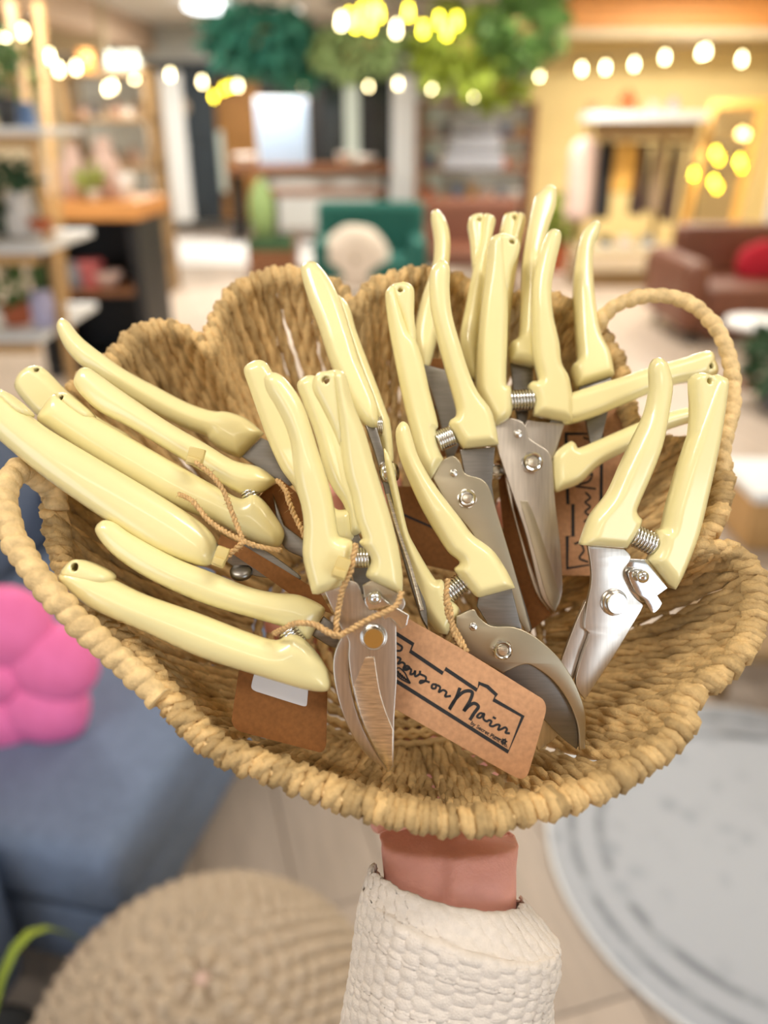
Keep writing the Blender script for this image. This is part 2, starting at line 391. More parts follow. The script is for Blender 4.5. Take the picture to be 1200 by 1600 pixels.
mobj('crochet_cover', py_mesh('crochet_cover', vs, fs), BEIGE, t, Matrix.Translation(pc+Vector((0,0,0.012))))
blob('top_button', CERP, t, None, 0.012, 0.012, 0.006, 0.05, 2, 2, 1, Matrix.Translation(pc+Vector((0,0,HP*1.05))))
# --- dark pot with strap leaves at the bottom-left corner
pb = Vector((-0.60, 0.70, 0)); t = thing('potted_plant', 'strappy pale green plant in a black pot at the bottom left corner', 'plant', pb)
mobj('pot', lathe_mesh('pot', [(0.08,0),(0.105,0.19),(0.11,0.2),(0.098,0.2),(0.09,0.16)], 24), BLACK, t, Matrix.Translation(pb))
mobj('soil', lathe_mesh('soil', [(0.094,0.15),(0.09,0.165),(0.01,0.175)], 16), mat('soil', (0.02,0.015,0.01), rough=1), t, Matrix.Translation(pb))
for k in range(11):
    a = k*2.4; L = 0.20+0.05*(k % 3); up = 0.10+0.04*(k % 4); vs, fs = [], []
    for q in range(9):
        s = q/8; c = Vector((math.cos(a)*L*s, math.sin(a)*L*s, 0.16+up*math.sin(s*2.6))); sd = Vector((-math.sin(a), math.cos(a), 0))*0.009*math.sin(math.pi*min(0.98, s*0.85+0.15))
        vs += [c-sd, c+Vector((0,0,-0.003)), c+sd]
        if q: b = (q-1)*3; fs += [(b,b+1,b+4,b+3),(b+1,b+2,b+5,b+4)]
    o = mobj('leaf', py_mesh('leaf', vs, fs), LIME, t, Matrix.Translation(pb))
    m = o.modifiers.new('thick', 'SOLIDIFY'); m.thickness = 0.0012
# --- round distressed rug
rc = Vector((0.87, 1.27, 0)); t = rug = thing('rug', 'round pale blue-grey distressed rug at the lower right', 'rug', rc)
RUG = bpy.data.materials.new('distressed_rug'); RUG.use_nodes = True; nt = RUG.node_tree; N = nt.nodes; L = nt.links
tc = N.new('ShaderNodeTexCoord'); sp = N.new('ShaderNodeVectorMath'); sp.operation = 'LENGTH'; L.new(tc.outputs['Object'], sp.inputs[0])
wv = N.new('ShaderNodeMapRange'); wv.inputs[1].default_value = 0; wv.inputs[2].default_value = 0.52; L.new(sp.outputs['Value'], wv.inputs[0])
rp = N.new('ShaderNodeValToRGB'); L.new(wv.outputs[0], rp.inputs[0]); rp.color_ramp.interpolation = 'EASE'
lt, dk = (*lin(182,188,198), 1), (*lin(122,128,138), 1)
E = rp.color_ramp.elements; E[0].position = 0; E[0].color = lt; E[1].position = 1; E[1].color = lt
for pos, c in ((0.70,lt),(0.74,dk),(0.77,lt),(0.83,lt),(0.86,dk),(0.885,lt)): e = E.new(pos); e.color = c
nz = N.new('ShaderNodeTexNoise'); nz.inputs['Scale'].default_value = 13; nz.inputs['Detail'].default_value = 6; L.new(tc.outputs['Object'], nz.inputs['Vector'])
r2 = N.new('ShaderNodeValToRGB'); L.new(nz.outputs['Fac'], r2.inputs[0]); r2.color_ramp.elements[0].position = 0.45; r2.color_ramp.elements[1].position = 0.62
vz = N.new('ShaderNodeTexVoronoi'); vz.inputs['Scale'].default_value = 16; L.new(tc.outputs['Object'], vz.inputs['Vector'])
r3 = N.new('ShaderNodeValToRGB'); L.new(vz.outputs['Distance'], r3.inputs[0]); r3.color_ramp.elements[0].color = (*lin(150,158,170), 1); r3.color_ramp.elements[1].color = lt; r3.color_ramp.elements[1].position = 0.5
m1 = N.new('ShaderNodeMixRGB'); L.new(r2.outputs[0], m1.inputs[0]); L.new(rp.outputs[0], m1.inputs[1]); L.new(r3.outputs[0], m1.inputs[2])
L.new(m1.outputs[0], N['Principled BSDF'].inputs['Base Color']); N['Principled BSDF'].inputs['Roughness'].default_value = 1.0
mobj('pile', lathe_mesh('pile', [(0.495,0.001),(0.5,0.005),(0.497,0.010),(0.48,0.012),(0.3,0.012),(0.01,0.012)], 96), RUG, t, Matrix.Translation(rc))
mobj('border', tube_mesh('border', [Vector((0.5*math.cos(k*math.pi/48), 0.5*math.sin(k*math.pi/48), 0.006)) for k in range(96)], 0.006, 6, True), WHITE, t, Matrix.Translation(rc))
# --- wooden bench at the right edge, beyond the rug
o = Vector((1.08, 1.90, 0)); t = thing('bench', 'low olive-brown wooden bench at the right edge beyond the rug', 'bench', o)
tbox('top', t, 0.90, 1.78, 0.14, 1.7, 2.16, 0.18, WOODG, 0.01)
for x, y in ((0.95,1.83),(0.95,2.1),(1.62,1.83),(1.62,2.1)): bar('leg', (x,y,0), (x,y,0.15), 0.025, WOODG, t)
# --- ladder shelf at the left
def extend(a, b): d = (b-a); return b+d*(-b.z/d.z)
t = ls = thing('ladder_shelf', 'tan wooden ladder shelf with white boards at the left edge', 'shelf', V(70, 520, 3.1)*1.0)
a1, b1 = V(16, 5, 3.45), V(108, 560, 3.0)
bar('upright', a1, extend(a1, b1), 0.022, WOODT, t); off = Vector((-0.62,0,0))
bar('upright', a1+off, extend(a1, b1)+off, 0.022, WOODT, t)
bar('rear_upright', V(60,5,3.9), extend(V(60,5,3.9), V(98,420,3.8)), 0.02, WOODT, t); bar('rear_upright', V(60,5,3.9)+off, extend(V(60,5,3.9), V(98,420,3.8))+off, 0.02, WOODT, t)
for (py, y0, dep) in ((205,3.05,0.42),(385,2.95,0.55),(520,2.9,0.62)):
    q = V(82, py, y0+0.1); tbox('board', t, q.x-0.75, y0, q.z-0.015, q.x, y0+dep, q.z+0.012, WHITE)
    tbox('rail', t, q.x-0.72, y0-0.02, q.z-0.05, q.x-0.02, y0+0.02, q.z-0.016, WOODT)
vase('black pot on the top board of the ladder shelf', 14, 200, 152, 3.2, 30, BLACK, 'pot')
vase('blue pot on the top board of the ladder shelf', 44, 200, 160, 3.3, 26, CERB, 'jar')
plant('small green fern on the top board of the ladder shelf', V(0, 168, 3.35), 0.05, 0.08, CERT, GREEN, 0.13, 0.12, 120, 0.07, 1)
vase('white jar on the middle board of the ladder shelf', 40, 368, 300, 3.2, 44, CERW, 'jar')
plant('trailing green plant on the middle board of the ladder shelf', V(12, 366, 3.25), 0.06, 0.09, BLACK, DKGREEN, 0.14, 0.12, 140, 0.07, 2)
vase('terracotta bowl on the middle board of the ladder shelf', 66, 362, 342, 3.1, 34, TERR, 'bowl')
plant('bushy green plant on the bottom board of the ladder shelf', V(30, 510, 3.1), 0.06, 0.09, TERR, GREEN, 0.12, 0.10, 120, 0.06, 3)
vase('pale lilac jar on the bottom board of the ladder shelf', 72, 508, 455, 3.05, 34, mat('lilac_ceramic', lin(186,182,214), rough=0.4), 'jar')
# --- counter with wooden top and dark base
t = thing('counter', 'dark counter with a thick orange-brown wooden top behind the ladder shelf', 'counter', (-1.75, 5.3, 0))
a, b = V(92, 345, 5.0), V(213, 302, 5.0)
tbox('top', t, a.x-0.3, 5.0, a.z, b.x, 5.7, a.z+0.10, WOODO, 0.01)
tbox('side_panel', t, b.x-0.10, 5.05, 0, b.x-0.04, 5.65, a.z, BLACK); tbox('side_panel', t, a.x-0.25, 5.05, 0, a.x-0.19, 5.65, a.z, BLACK)
tbox('back_panel', t, a.x-0.19, 5.6, 0, b.x-0.10, 5.64, a.z, BLACK)
tbox('lower_shelf', t, a.x-0.19, 5.08, 0.52, b.x-0.10, 5.6, 0.55, WOODB); tbox('plinth', t, a.x-0.19, 5.08, 0, b.x-0.1, 5.6, 0.08, BLACK)
ct = a.z+0.10
def onv(px, Y, z):                                       # pixel row of height z at column px, depth Y
    lo, hi = -400, 1600
    for _ in range(40):
        m_ = (lo+hi)/2
        if V(px, m_, Y).z > z: lo = m_
        else: hi = m_
    return lo
for k, (px, h, wd, m_, kd, nm) in enumerate([(92,60,34,CERW,'vase','white vase at the left end of the wooden counter'),(122,85,40,CERP,'vase','blush vase near the left of the wooden counter'),
        (150,48,30,CERT,'jar','taupe jar in the middle of the wooden counter'),(172,95,44,CERP,'vase','tall blush vase toward the right of the wooden counter'),(198,40,30,CERW,'bowl','white bowl at the right end of the wooden counter')]):
    yb = onv(px, 5.3, ct); vase(nm, px, yb, yb-h, 5.3, wd, m_, kd)
plant('bright green sprig in a white pot on the wooden counter', V(148, onv(148,5.15,ct), 5.15), 0.04, 0.06, CERW, LIME, 0.07, 0.09, 60, 0.06, 4)
sh = 0.55
vase('pink and red flower pot on the dark lower shelf of the counter', 146, onv(146,5.2,sh), onv(146,5.2,sh)-42, 5.2, 36, mat('rose_ceramic', lin(206,110,112), rough=0.5), 'pot')
vase('grey jar on the dark lower shelf of the counter', 120, onv(120,5.2,sh), onv(120,5.2,sh)-40, 5.2, 30, GREY, 'jar')
vase('blush bowl on the dark lower shelf of the counter', 172, onv(172,5.2,sh), onv(172,5.2,sh)-24, 5.2, 40, CERP, 'bowl')
# --- tall display rack behind the counter
t = thing('display_rack', 'tall rack of blush and cream goods behind the counter at the left', 'display rack', (-2.6, 8.0, 0))
a, b = V(90, 150, 8.0), V(232, 150, 8.0)
for x in (a.x, b.x-0.05): tbox('upright', t, x, 8.0, 0, x+0.05, 8.45, 1.95, WOODG)
RZ = (0.35, 0.75, 1.15, 1.55, 1.92)
for z in RZ: tbox('shelf_board', t, a.x, 8.0, z-0.03, b.x, 8.45, z, WOODG)
cols = [CERP, CERW, CERT, CERP, GREY, CERT]; cn = ['blush','white','taupe','rosy','grey','sand']
for zi, z in enumerate(RZ[:-1]):
    for k in range(6):
        px, yb = proj((a.x+0.15+k*(b.x-a.x-0.30)/5, 8.2, z)); h = 20+((k*7+zi*5) % 14)
        vase('%s %s, number %s from the left on the %s shelf of the tall rack' % (cn[(k+zi) % 6], ('vase','jar','candle')[(k+zi) % 3], ('one','two','three','four','five','six')[k], ('lowest','second','third','top')[zi]), px, yb, yb-h, 8.2, 17, cols[(k+zi) % 6], ('vase','jar','candle')[(k+zi) % 3], group='goods on the tall rack')
vase('orange lantern on top of the tall rack', 137, onv(137,8.2,1.92), onv(137,8.2,1.92)-34, 8.2, 22, mat('orange_glass', lin(226,160,84), rough=0.4), 'jar')
for k, px in enumerate((176,194,212)):
    yb = onv(px, 8.2, 1.92); vase('pale mint %s on top of the tall rack, %s of three' % ('vase', ('left','middle','right')[k]), px, yb, yb-32, 8.2, 15, PALE, 'vase', cat='vase', group='pale vases on the tall rack')
# --- back table, bench and poster
ty = 11.8; a, b = V(352, 258, ty), V(612, 258, ty); tz = a.z
t = thing('table', 'long brown wooden table in front of the dark window wall', 'table', ((a.x+b.x)/2, ty, 0))
tbox('top', t, a.x, ty, tz-0.12, b.x, ty+0.8, tz, WOODB, 0.01)
for x in (a.x+0.08, b.x-0.08):
    for y in (ty+0.08, ty+0.72): bar('leg', (x,y,0), (x,y,tz-0.1), 0.05, BLACK, t)
ty2 = 11.2; a2, b2 = V(415, 296, ty2), V(602, 296, ty2)
t = thing('bench', 'reddish brown bench pushed up to the long back table', 'bench', ((a2.x+b2.x)/2, ty2, 0))
tbox('seat', t, a2.x, ty2, a2.z-0.09, b2.x, ty2+0.35, a2.z, WOODB, 0.01)
for x in (a2.x+0.08, b2.x-0.08): tbox('leg', t, x-0.04, ty2+0.02, 0, x+0.04, ty2+0.33, a2.z-0.09, BLACK)
for k, (px, wd, h, kd, nm) in enumerate([(382,34,16,'bowl','white bowl at the left end of the long back table'),(540,26,18,'pot','white pot right of centre on the long back table'),(572,30,14,'bowl','white bowl at the right end of the long back table')]):
    yb = onv(px, ty+0.3, tz); vase(nm, px, yb, yb-h, ty+0.3, wd, CERW, kd)
p0, p1 = V(406, 262, 12.1), V(478, 155, 12.1)
t = thing('poster_stand', 'pale blue-white poster board standing on the long back table', 'poster', ((p0.x+p1.x)/2, 12.1, tz))
tbox('board', t, p0.x, 12.1, tz, p1.x, 12.13, p1.z, mat('pale_blue_board', lin(150,172,200), rough=0.6, var=0.02))
tbox('frame', t, p0.x-0.02, 12.13, tz, p1.x+0.02, 12.15, p1.z+0.02, WHITE)
vase('tall white vase on the floor beside the white post', 630, onv(630,12.6,0), onv(630,12.6,0.42), 12.6, 26, CERW, 'vase')
q = V(283, 167, 13.26)
t = thing('wall_clock', 'round pale wall clock on the navy door', 'clock', q); CK = Matrix.Translation(q) @ Matrix.Rotation(math.pi/2, 4, 'X')
mobj('case', lathe_mesh('case', [(0.12,0),(0.125,0.02),(0.11,0.035),(0.10,0.03)], 28), CERT, t, CK); mobj('dial', lathe_mesh('dial', [(0.10,0.01),(0.10,0.028),(0.01,0.028)], 28), CERW, t, CK)
g0, g1 = G(255, 398), G(560, 398)
t = thing('floor_mat', 'pale grey runner mat on the floor before the back table', 'mat', (-1.2, 11.0, 0))
tbox('mat', t, -3.0, 9.9, 0.0, -0.5, 12.4, 0.012, mat('pale_grey_mat', lin(212,212,214), rough=0.95, var=0.06), 0.004); tbox('hem', t, -3.0, 9.86, 0.0, -0.5, 9.9, 0.014, WHITE)
# --- teal chair with white round cushion, planter, leather chair
def armchair(label, c, w, d, seat, back, m, legm=WOODB, cat='armchair'):
    t = thing('armchair', label, cat, c); x, y = c[0], c[1]
    tbox('seat', t, x-w/2, y-d/2, seat-0.16, x+w/2, y+d/2, seat, m, 0.05)
    tbox('backrest', t, x-w/2, y+d/2-0.16, seat-0.1, x+w/2, y+d/2, back, m, 0.06)
    for s in (-1, 1): tbox('armrest', t, x+s*w/2-(0.14 if s > 0 else 0), y-d/2, seat-0.14, x+s*w/2+(0.14 if s < 0 else 0), y+d/2-0.05, seat+0.16, m, 0.05)
    for a in (-1, 1):
        for b in (-1, 1): bar('leg', (x+a*(w/2-0.07), y+b*(d/2-0.07), 0), (x+a*(w/2-0.07), y+b*(d/2-0.07), seat-0.14), 0.02, legm, t)
    return t
q = V(578, 400, 7.2); armchair('teal velvet armchair behind the middle of the basket', (q.x, 7.6, 0), 1.0, 0.8, 0.42, 0.86, TEALF)
q = V(556, 402, 7.3)
t = thing('cushion', 'round cream fluffy cushion propped on the teal armchair', 'cushion', q)
blob('cover', mat('cream_fluff', lin(222,212,202), rough=1, var=0.06, scale=40), t, None, 0.29, 0.13, 0.27, 0.05, 3, 4, 1, Matrix.Translation(q)); blob('button', CERT, t, None, 0.03, 0.02, 0.03, 0.02, 2, 2, 2, Matrix.Translation(q+Vector((0,-0.13,0))))
q = V(720, 400, 7.8); armchair('brown leather armchair right of the teal armchair', (q.x+0.12, 8.3, 0), 1.05, 0.8, 0.42, 0.84, LEATH)
q = G(430, 432)
t = thing('planter', 'square dark wooden planter crate with a fat green cactus', 'planter', q)
for z in (0.03, 0.17, 0.31):
    for s in (-1, 1):
        tbox('slat', t, q.x-0.24, q.y+0.24*s-0.015, z, q.x+0.24, q.y+0.24*s+0.015, z+0.12, DKGREEN if z > 0.3 else WOODB); tbox('slat', t, q.x+0.24*s-0.015, q.y-0.225, z, q.x+0.24*s+0.015, q.y+0.225, z+0.12, WOODB)
tbox('soil', t, q.x-0.22, q.y-0.22, 0.03, q.x+0.22, q.y+0.22, 0.36, mat('soil', (0.02,0.015,0.01)))
blob('cactus', mat('cactus', lin(130,156,100), rough=0.6, var=0.15), t, None, 0.14, 0.14, 0.34, 0.1, 2, 3, 3, Matrix.Translation((q.x-0.1, q.y, 0.66)))
# --- display shelf in the middle right
t = thing('display_shelf', 'brown open shelf of household goods in the middle of the back', 'shelf', (1.3, 10.4, 0))
a, b = V(652, 160, 10.2), V(842, 160, 10.2)
for x in (a.x, b.x-0.05): tbox('upright', t, x, 10.2, 0, x+0.05, 10.65, 1.75, WOODB)
SZ = (0.3, 0.7, 1.05, 1.4, 1.75)
for z in SZ: tbox('shelf_board', t, a.x, 10.2, z-0.04, b.x, 10.65, z, WOODB)
cs = [GREY, CERW, TERR, CERT, CERB, WOODT, CERP]; cn = ['grey','white','terracotta','taupe','blue','tan','blush']
for zi, z in enumerate(SZ[:-1]):
    for k in range(7):
        px, yb = proj((a.x+0.16+k*(b.x-a.x-0.32)/6, 10.4, z)); h = 14+((k*5+zi*9) % 13); kd = ('jar','vase','pot','bowl')[(k*3+zi) % 4]
        vase('%s %s, number %s from the left on the %s board of the brown shelf' % (cn[(k+zi*2) % 7], kd, ('one','two','three','four','five','six','seven')[k], ('lowest','second','third','fourth')[zi]), px, yb, yb-h, 10.4, 18, cs[(k+zi*2) % 7], kd, group='goods on the brown shelf')
q = V(742, 225, 10.0); t = thing('throw_blanket', 'big grey-blue folded throw draped on the front of the brown shelf', 'blanket', (q.x, 10.1, q.z))
for k in range(3): tbox('fold', t, q.x-0.36+0.05*k, 9.92+0.02*k, q.z-0.28+0.19*k, q.x+0.34-0.04*k, 10.18, q.z-0.10+0.19*k, mat('grey_blue_knit', lin(150,152,162), rough=1, var=0.12), 0.05)
plant('lime green bush in a pot beside the brown shelf', G(868, 424), 0.14, 0.3, TERR, mat('olive_leaf', lin(110,130,30), rough=0.6, var=0.25), 0.20, 0.34, 200, 0.14, 7)
plant('leafy lime plant on the floor below the brown shelf', G(760, 428), 0.12, 0.22, CERW, LIME, 0.18, 0.2, 150, 0.12, 8)
# --- clothes rack
cy = 8.6; a, b = V(915, 190, cy), V(1092, 190, cy)
t = thing('clothes_rack', 'clothes rack with a white top board and olive wooden frame at the right', 'clothes rack', ((a.x+b.x)/2, cy, 0))
zt = a.z
tbox('top_board', t, a.x, cy-0.25, zt, b.x, cy+0.25, zt+0.08, WHITE)
tbox('valance', t, a.x+0.05, cy-0.2, zt-0.16, b.x-0.05, cy-0.15, zt, WOODG)
bar('rail', (a.x, cy, zt-0.2), (b.x, cy, zt-0.2), 0.02, WOODG, t)
for x in (a.x+0.03, (a.x+b.x)/2+0.25, b.x-0.03): bar('post', (x, cy, 0), (x, cy, zt), 0.03, WOODG, t)
tbox('lower_board', t, a.x, cy-0.25, 0.32, b.x, cy+0.25, 0.38, mat('cream_board', lin(214,200,168), rough=0.6)); tbox('floor_board', t, a.x, cy-0.2, 0.0, b.x, cy+0.2, 0.10, WOODG)
def garment(label, px0, px1, py0, py1, Y, m):
    p, q = V(px0, py1, Y), V(px1, py0, Y); w_, h = (q.x-p.x)/2, q.z-p.z; c = Vector(((p.x+q.x)/2, Y, q.z))
    t = thing('garment', label, 'garment', c, 0, 'clothes on the rack'); vs, fs = [], []; NU, NV = 28, 14
    for j in range(NV+1):
        v = j/NV; ww = w_*(0.35+0.65*min(1, v/0.12)**0.6)
        for i in range(NU):
            a_ = 2*math.pi*i/NU; f_ = 1+0.10*math.sin(a_*5+v*2)*v
            vs.append((ww*math.cos(a_)*f_, 0.14*math.sin(a_)*f_*(0.5+0.5*v), -h*v))
    for j in range(NV):
        for i in range(NU): a_, b_ = j*NU+i, j*NU+(i+1) % NU; fs.append((a_, a_+NU, b_+NU, b_))
    fs.append(tuple(range(NU))); fs.append(tuple(NV*NU+k for k in range(NU))[::-1])
    mobj('cloth', py_mesh('cloth', vs, fs), m, t, Matrix.Translation(c))
    mobj('hanger', tube_mesh('hanger', [Vector((0,0,-0.02)), Vector((0,0,0.06)), Vector((0.015,0,0.085)), Vector((-0.01,0,0.10))], 0.006, 6), GREY, t, Matrix.Translation(c))
for (x0, x1, y0, y1, c, nm) in [(886,934,216,342,lin(204,180,172),'pale pink garment at the left end of the clothes rack'),(930,958,218,340,(0.01,0.011,0.014),'black garment next to the pale pink one on the rack'),
        (952,996,220,300,lin(212,164,84),'mustard yellow garment on the clothes rack'),(988,1012,222,335,lin(62,44,44),'dark brown garment right of the mustard one'),
        (1012,1040,228,330,lin(150,128,104),'taupe garment near the middle post of the rack'),(1038,1064,222,345,lin(70,50,48),'dark plum garment at the right end of the rack')]:
    garment(nm, x0-5, x1+5, y0, y1, cy, mat('cloth_%d' % x0, c, rough=0.95, var=0.1))
yb = onv(978, cy, zt+0.08); vase('rust coloured cone tree ornament on the clothes rack board', 978, yb, yb-42, cy, 34, mat('rust', lin(150,84,40), rough=0.8), 'cone')
for k, (px, m_) in enumerate([(925,TERR),(1020,CERT),(1050,GREY)]):
    yb = onv(px, cy, zt+0.08); vase(('small terracotta pot','small taupe jar','small grey bottle')[k]+' on the clothes rack board', px, yb, yb-(14,18,24)[k], cy, 16, m_, ('pot','jar','vase')[k])
for k, (px, m_, nm) in enumerate([(945,BLACK,'black'),(975,CERP,'pink'),(1010,GREY,'grey')]):
    yb = onv(px, cy, 0.38); q = V(px, yb, cy-0.05)
    t = thing('shoe', '%s shoe on the lower board of the clothes rack' % nm, 'shoe', q, 0, 'shoes under the clothes')
    blob('upper', m_, t, None, 0.06, 0.14, 0.05, 0.1, 2, 3, k, Matrix.Translation(q+Vector((0,0,0.055)))); tbox('sole', t, q.x-0.06, q.y-0.15, q.z, q.x+0.06, q.y+0.14, q.z+0.02, WHITE)
# --- leaning mirror with gold frame
m0, m1 = Vector((2.78, 8.10, 0.02)), Vector((3.20, 7.80, 0.02)); up = Vector((0.42, 0.42, 1.68))
t = thing('mirror', 'tall leaning mirror in a gold-toned wooden frame at the right', 'mirror', m0)
GOLDW = mat('gold_frame', lin(214,160,70), rough=0.4, metal=0.3, var=0.1); e1 = (m1-m0); W1 = e1.length; e1.normalize(); e2 = up.normalized(); nrm = e1.cross(e2).normalized(); e2 = nrm.cross(e1)
MM = Matrix((e1, e2, nrm)).transposed().to_4x4(); MM.translation = m0; H1 = up.length
for nm, x0, y0, x1, y1 in (('frame_side',0,0,0.07,H1),('frame_side',W1-0.07,0,W1,H1),('frame_rail',0.07,0,W1-0.07,0.07),('frame_rail',0.07,H1-0.07,W1-0.07,H1)):
    mobj(nm, box_mesh(nm, x1-x0, y1-y0, 0.04, 0.006), GOLDW, t, MM @ Matrix.Translation(((x0+x1)/2, (y0+y1)/2, 0)), smooth=False)
mobj('glass', box_mesh('glass', W1-0.13, H1-0.13, 0.01), mat('mirror_glass', (0.86,0.72,0.45), rough=0.06, metal=1, var=0.02), t, MM @ Matrix.Translation((W1/2, H1/2, 0)), smooth=False)
mobj('backing', box_mesh('backing', W1-0.1, H1-0.1, 0.01), WOODB, t, MM @ Matrix.Translation((W1/2, H1/2, -0.015)), smooth=False)
# --- right-hand seating corner
q = G(1120, 545); t = thing('sofa', 'brown leather sofa at the right edge below the mirror', 'sofa', (2.9, 6.3, 0))
tbox('seat', t, 2.35, 5.9, 0.2, 4.3, 6.7, 0.42, LEATH, 0.05); tbox('backrest', t, 2.35, 6.7, 0.15, 4.3, 6.9, 0.78, LEATH, 0.06); tbox('armrest', t, 2.18, 5.9, 0.1, 2.36, 6.9, 0.6, LEATH, 0.06); tbox('base', t, 2.36, 5.95, 0.06, 4.3, 6.85, 0.2, LEATH, 0.02)
for x in (2.3, 4.2):
    for y in (5.98, 6.8): bar('foot', (x,y,0), (x,y,0.08), 0.025, BLACK, t)
q = V(1190, 412, 6.4); t = thing('cushion', 'dark red cushion on the brown leather sofa', 'cushion', q)
blob('cover', REDF, t, None, 0.20, 0.09, 0.17, 0.05, 2, 3, 4, Matrix.Translation(q)); blob('button', REDF, t, None, 0.02, 0.02, 0.02, 0, 1, 2, 4, Matrix.Translation(q+Vector((0,-0.09,0))))
q = V(1190, 500, 4.9); t = thing('side_table', 'round white side table in front of the brown leather sofa', 'side table', (q.x, 4.9, 0))
mobj('top', lathe_mesh('top', [(0.20,0),(0.21,0.02),(0.2,0.04),(0.01,0.045)], 28), WHITE, t, Matrix.Translation((q.x, 4.9, q.z-0.04)))
bar('column', (q.x,4.9,0), (q.x,4.9,q.z-0.03), 0.03, WOODB, t); mobj('foot', lathe_mesh('foot', [(0.16,0),(0.16,0.02),(0.03,0.04)], 24), WOODB, t, Matrix.Translation((q.x,4.9,0)))
q = G(1210, 640); plant('dark green leafy plant at the right edge below the white side table', q, 0.11, 0.16, GREY, DKGREEN, 0.18, 0.20, 220, 0.12, 9)
q = G(1185, 860); t = thing('storage_box', 'tan storage box on the floor at the right edge', 'box', q)
tbox('body', t, q.x-0.05, q.y, 0, q.x+0.35, q.y+0.35, 0.20, WOODT, 0.01); tbox('lid', t, q.x-0.06, q.y-0.01, 0.2, q.x+0.36, q.y+0.36, 0.24, WHITE, 0.008)
q = V(1188, 290, 7.2); t = thing('floor_screen', 'white slatted folding screen at the right edge behind the mirror', 'screen', (q.x+0.3, 7.0, 0))
for k in range(4): tbox('slat', t, q.x+0.02+k*0.16, 7.0, 0, q.x+0.15+k*0.16, 7.04, 1.55, GREY if k == 1 else WHITE)
for z in (0.1, 1.4): tbox('rail', t, q.x+0.02, 7.04, z, q.x+0.64, 7.07, z+0.08, WHITE)

# --- string lights, hanging greenery, chandelier
GLOW = mat('warm_bulb', (1,0.9,0.6), emit=(1.0,0.82,0.44), estr=58)
GLOWY = mat('yellow_bulb', (1,0.8,0.2), emit=(1.0,0.80,0.04), estr=60)
bulb_m = lathe_mesh('bulb', [(0.010,0.05),(0.011,0.035),(0.016,0.012),(0.019,-0.006),(0.016,-0.022),(0.008,-0.028),(0.001,-0.029)], 14)
bulb_y = bulb_m.copy()
sock_m = lathe_mesh('socket', [(0.015,0.045),(0.016,0.085),(0.010,0.095)], 10)
def string_lights(label, pts, m=GLOW, ends=None, sag=None):
    W_ = [V(x, y, Y) for x, y, Y in pts]; t = thing('string_lights', label, 'string lights', W_[0], 0, 'festoon lights'); o = WM[t.name].translation
    cp = [p+Vector((0,0,0.09)) for p in W_]
    if ends: cp = [Vector(ends[0])]+cp+[Vector(ends[1])]
    mobj('cable', tube_mesh('cable', [p-o for p in cr_open(cp, 6)], 0.006, 5), BLACK, t, Matrix.Translation(o))
    for p in W_:
        b = mobj('bulb', bulb_m if m is GLOW else bulb_y, m, t, Matrix.Translation(p)); mobj('socket', sock_m, BLACK, b, Matrix.Translation(p))
string_lights('festoon lights at the upper left above the ladder shelf', [(8,56,6.5),(36,52,6.7),(67,49,6.9),(78,90,7.4),(92,110,7.6),(119,107,7.8)], ends=((XL+0.05,6.2,2.2), V(172,120,8.4)))
string_lights('long festoon string across the middle of the shop', [(168,140,8.6),(176,136,8.7),(210,122,9),(266,118,9.2),(316,129,9.4),(372,135,9.6),(471,129,9.8),(576,136,13.0),(622,132,10),(674,138,10),(716,145,10),(741,150,10)], ends=(V(150,120,8.4), V(800,125,10)))
string_lights('yellow festoon bulbs hanging before the amber door', [(334,152,11),(350,140,11),(360,136,11)], GLOWY, ends=(V(320,140,11.2), V(372,120,11)))
string_lights('festoon lights along the right-hand cream wall', [(843,119,9.6),(909,109,9.0),(946,107,8.7),(991,102,8.4),(1039,91,8.1),(1096,84,7.8),(1103,82,7.75),(1159,94,7.5)], ends=(V(800,118,10), (XR-0.02, 7.2, 2.2)))
q_ = m0+e1*W1*0.5
def onmir(px, py):
    r_ = CR @ ray(px, py); o_ = Vector((0,0,CAMH)); tt = (m0+nrm*0.09-o_).dot(nrm)/r_.dot(nrm); return o_+r_*tt
mp = [onmir(x, y) for x, y in ((1083,273),(1115,285),(1155,253),(1118,240),(1070,375))]  # added string: its bulbs stand in for lights reflected in the glass
t = thing('string_lights', 'yellow bulbs put before the leaning mirror in place of reflected lights', 'string lights', mp[0], 0, 'festoon lights'); o = WM[t.name].translation
mobj('cable', tube_mesh('cable', [p-o+Vector((0,0,0.09)) for p in cr_open([mp[4],mp[0],mp[1],mp[2],mp[3]], 5)], 0.006, 5), BLACK, t, Matrix.Translation(o))
for k, p in enumerate(mp):
    b = mobj('bulb', bulb_y if k != 4 else bulb_m, GLOWY if k != 4 else GLOW, t, Matrix.Translation(p)); mobj('socket', sock_m, BLACK, b, Matrix.Translation(p))
ch = V(620, 30, 7.2); t = thing('chandelier', 'chandelier of clustered yellow bulbs at the top centre', 'chandelier', (ch.x, 7.2, ch.z))
bar('rod', (ch.x,7.2,ch.z+0.1), (ch.x,7.2,ZC), 0.012, BLACK, t)
mobj('ring', tube_mesh('ring', [Vector((0.55*math.cos(k*math.pi/16), 0.25*math.sin(k*math.pi/16), 0.12)) for k in range(32)], 0.012, 6, True), BLACK, t, Matrix.Translation((ch.x,7.2,ch.z)))
for k in range(4): bar('spoke', (ch.x,7.2,ch.z+0.35), (ch.x+0.55*math.cos(k*math.pi/2), 7.2+0.25*math.sin(k*math.pi/2), ch.z+0.12), 0.008, BLACK, t)
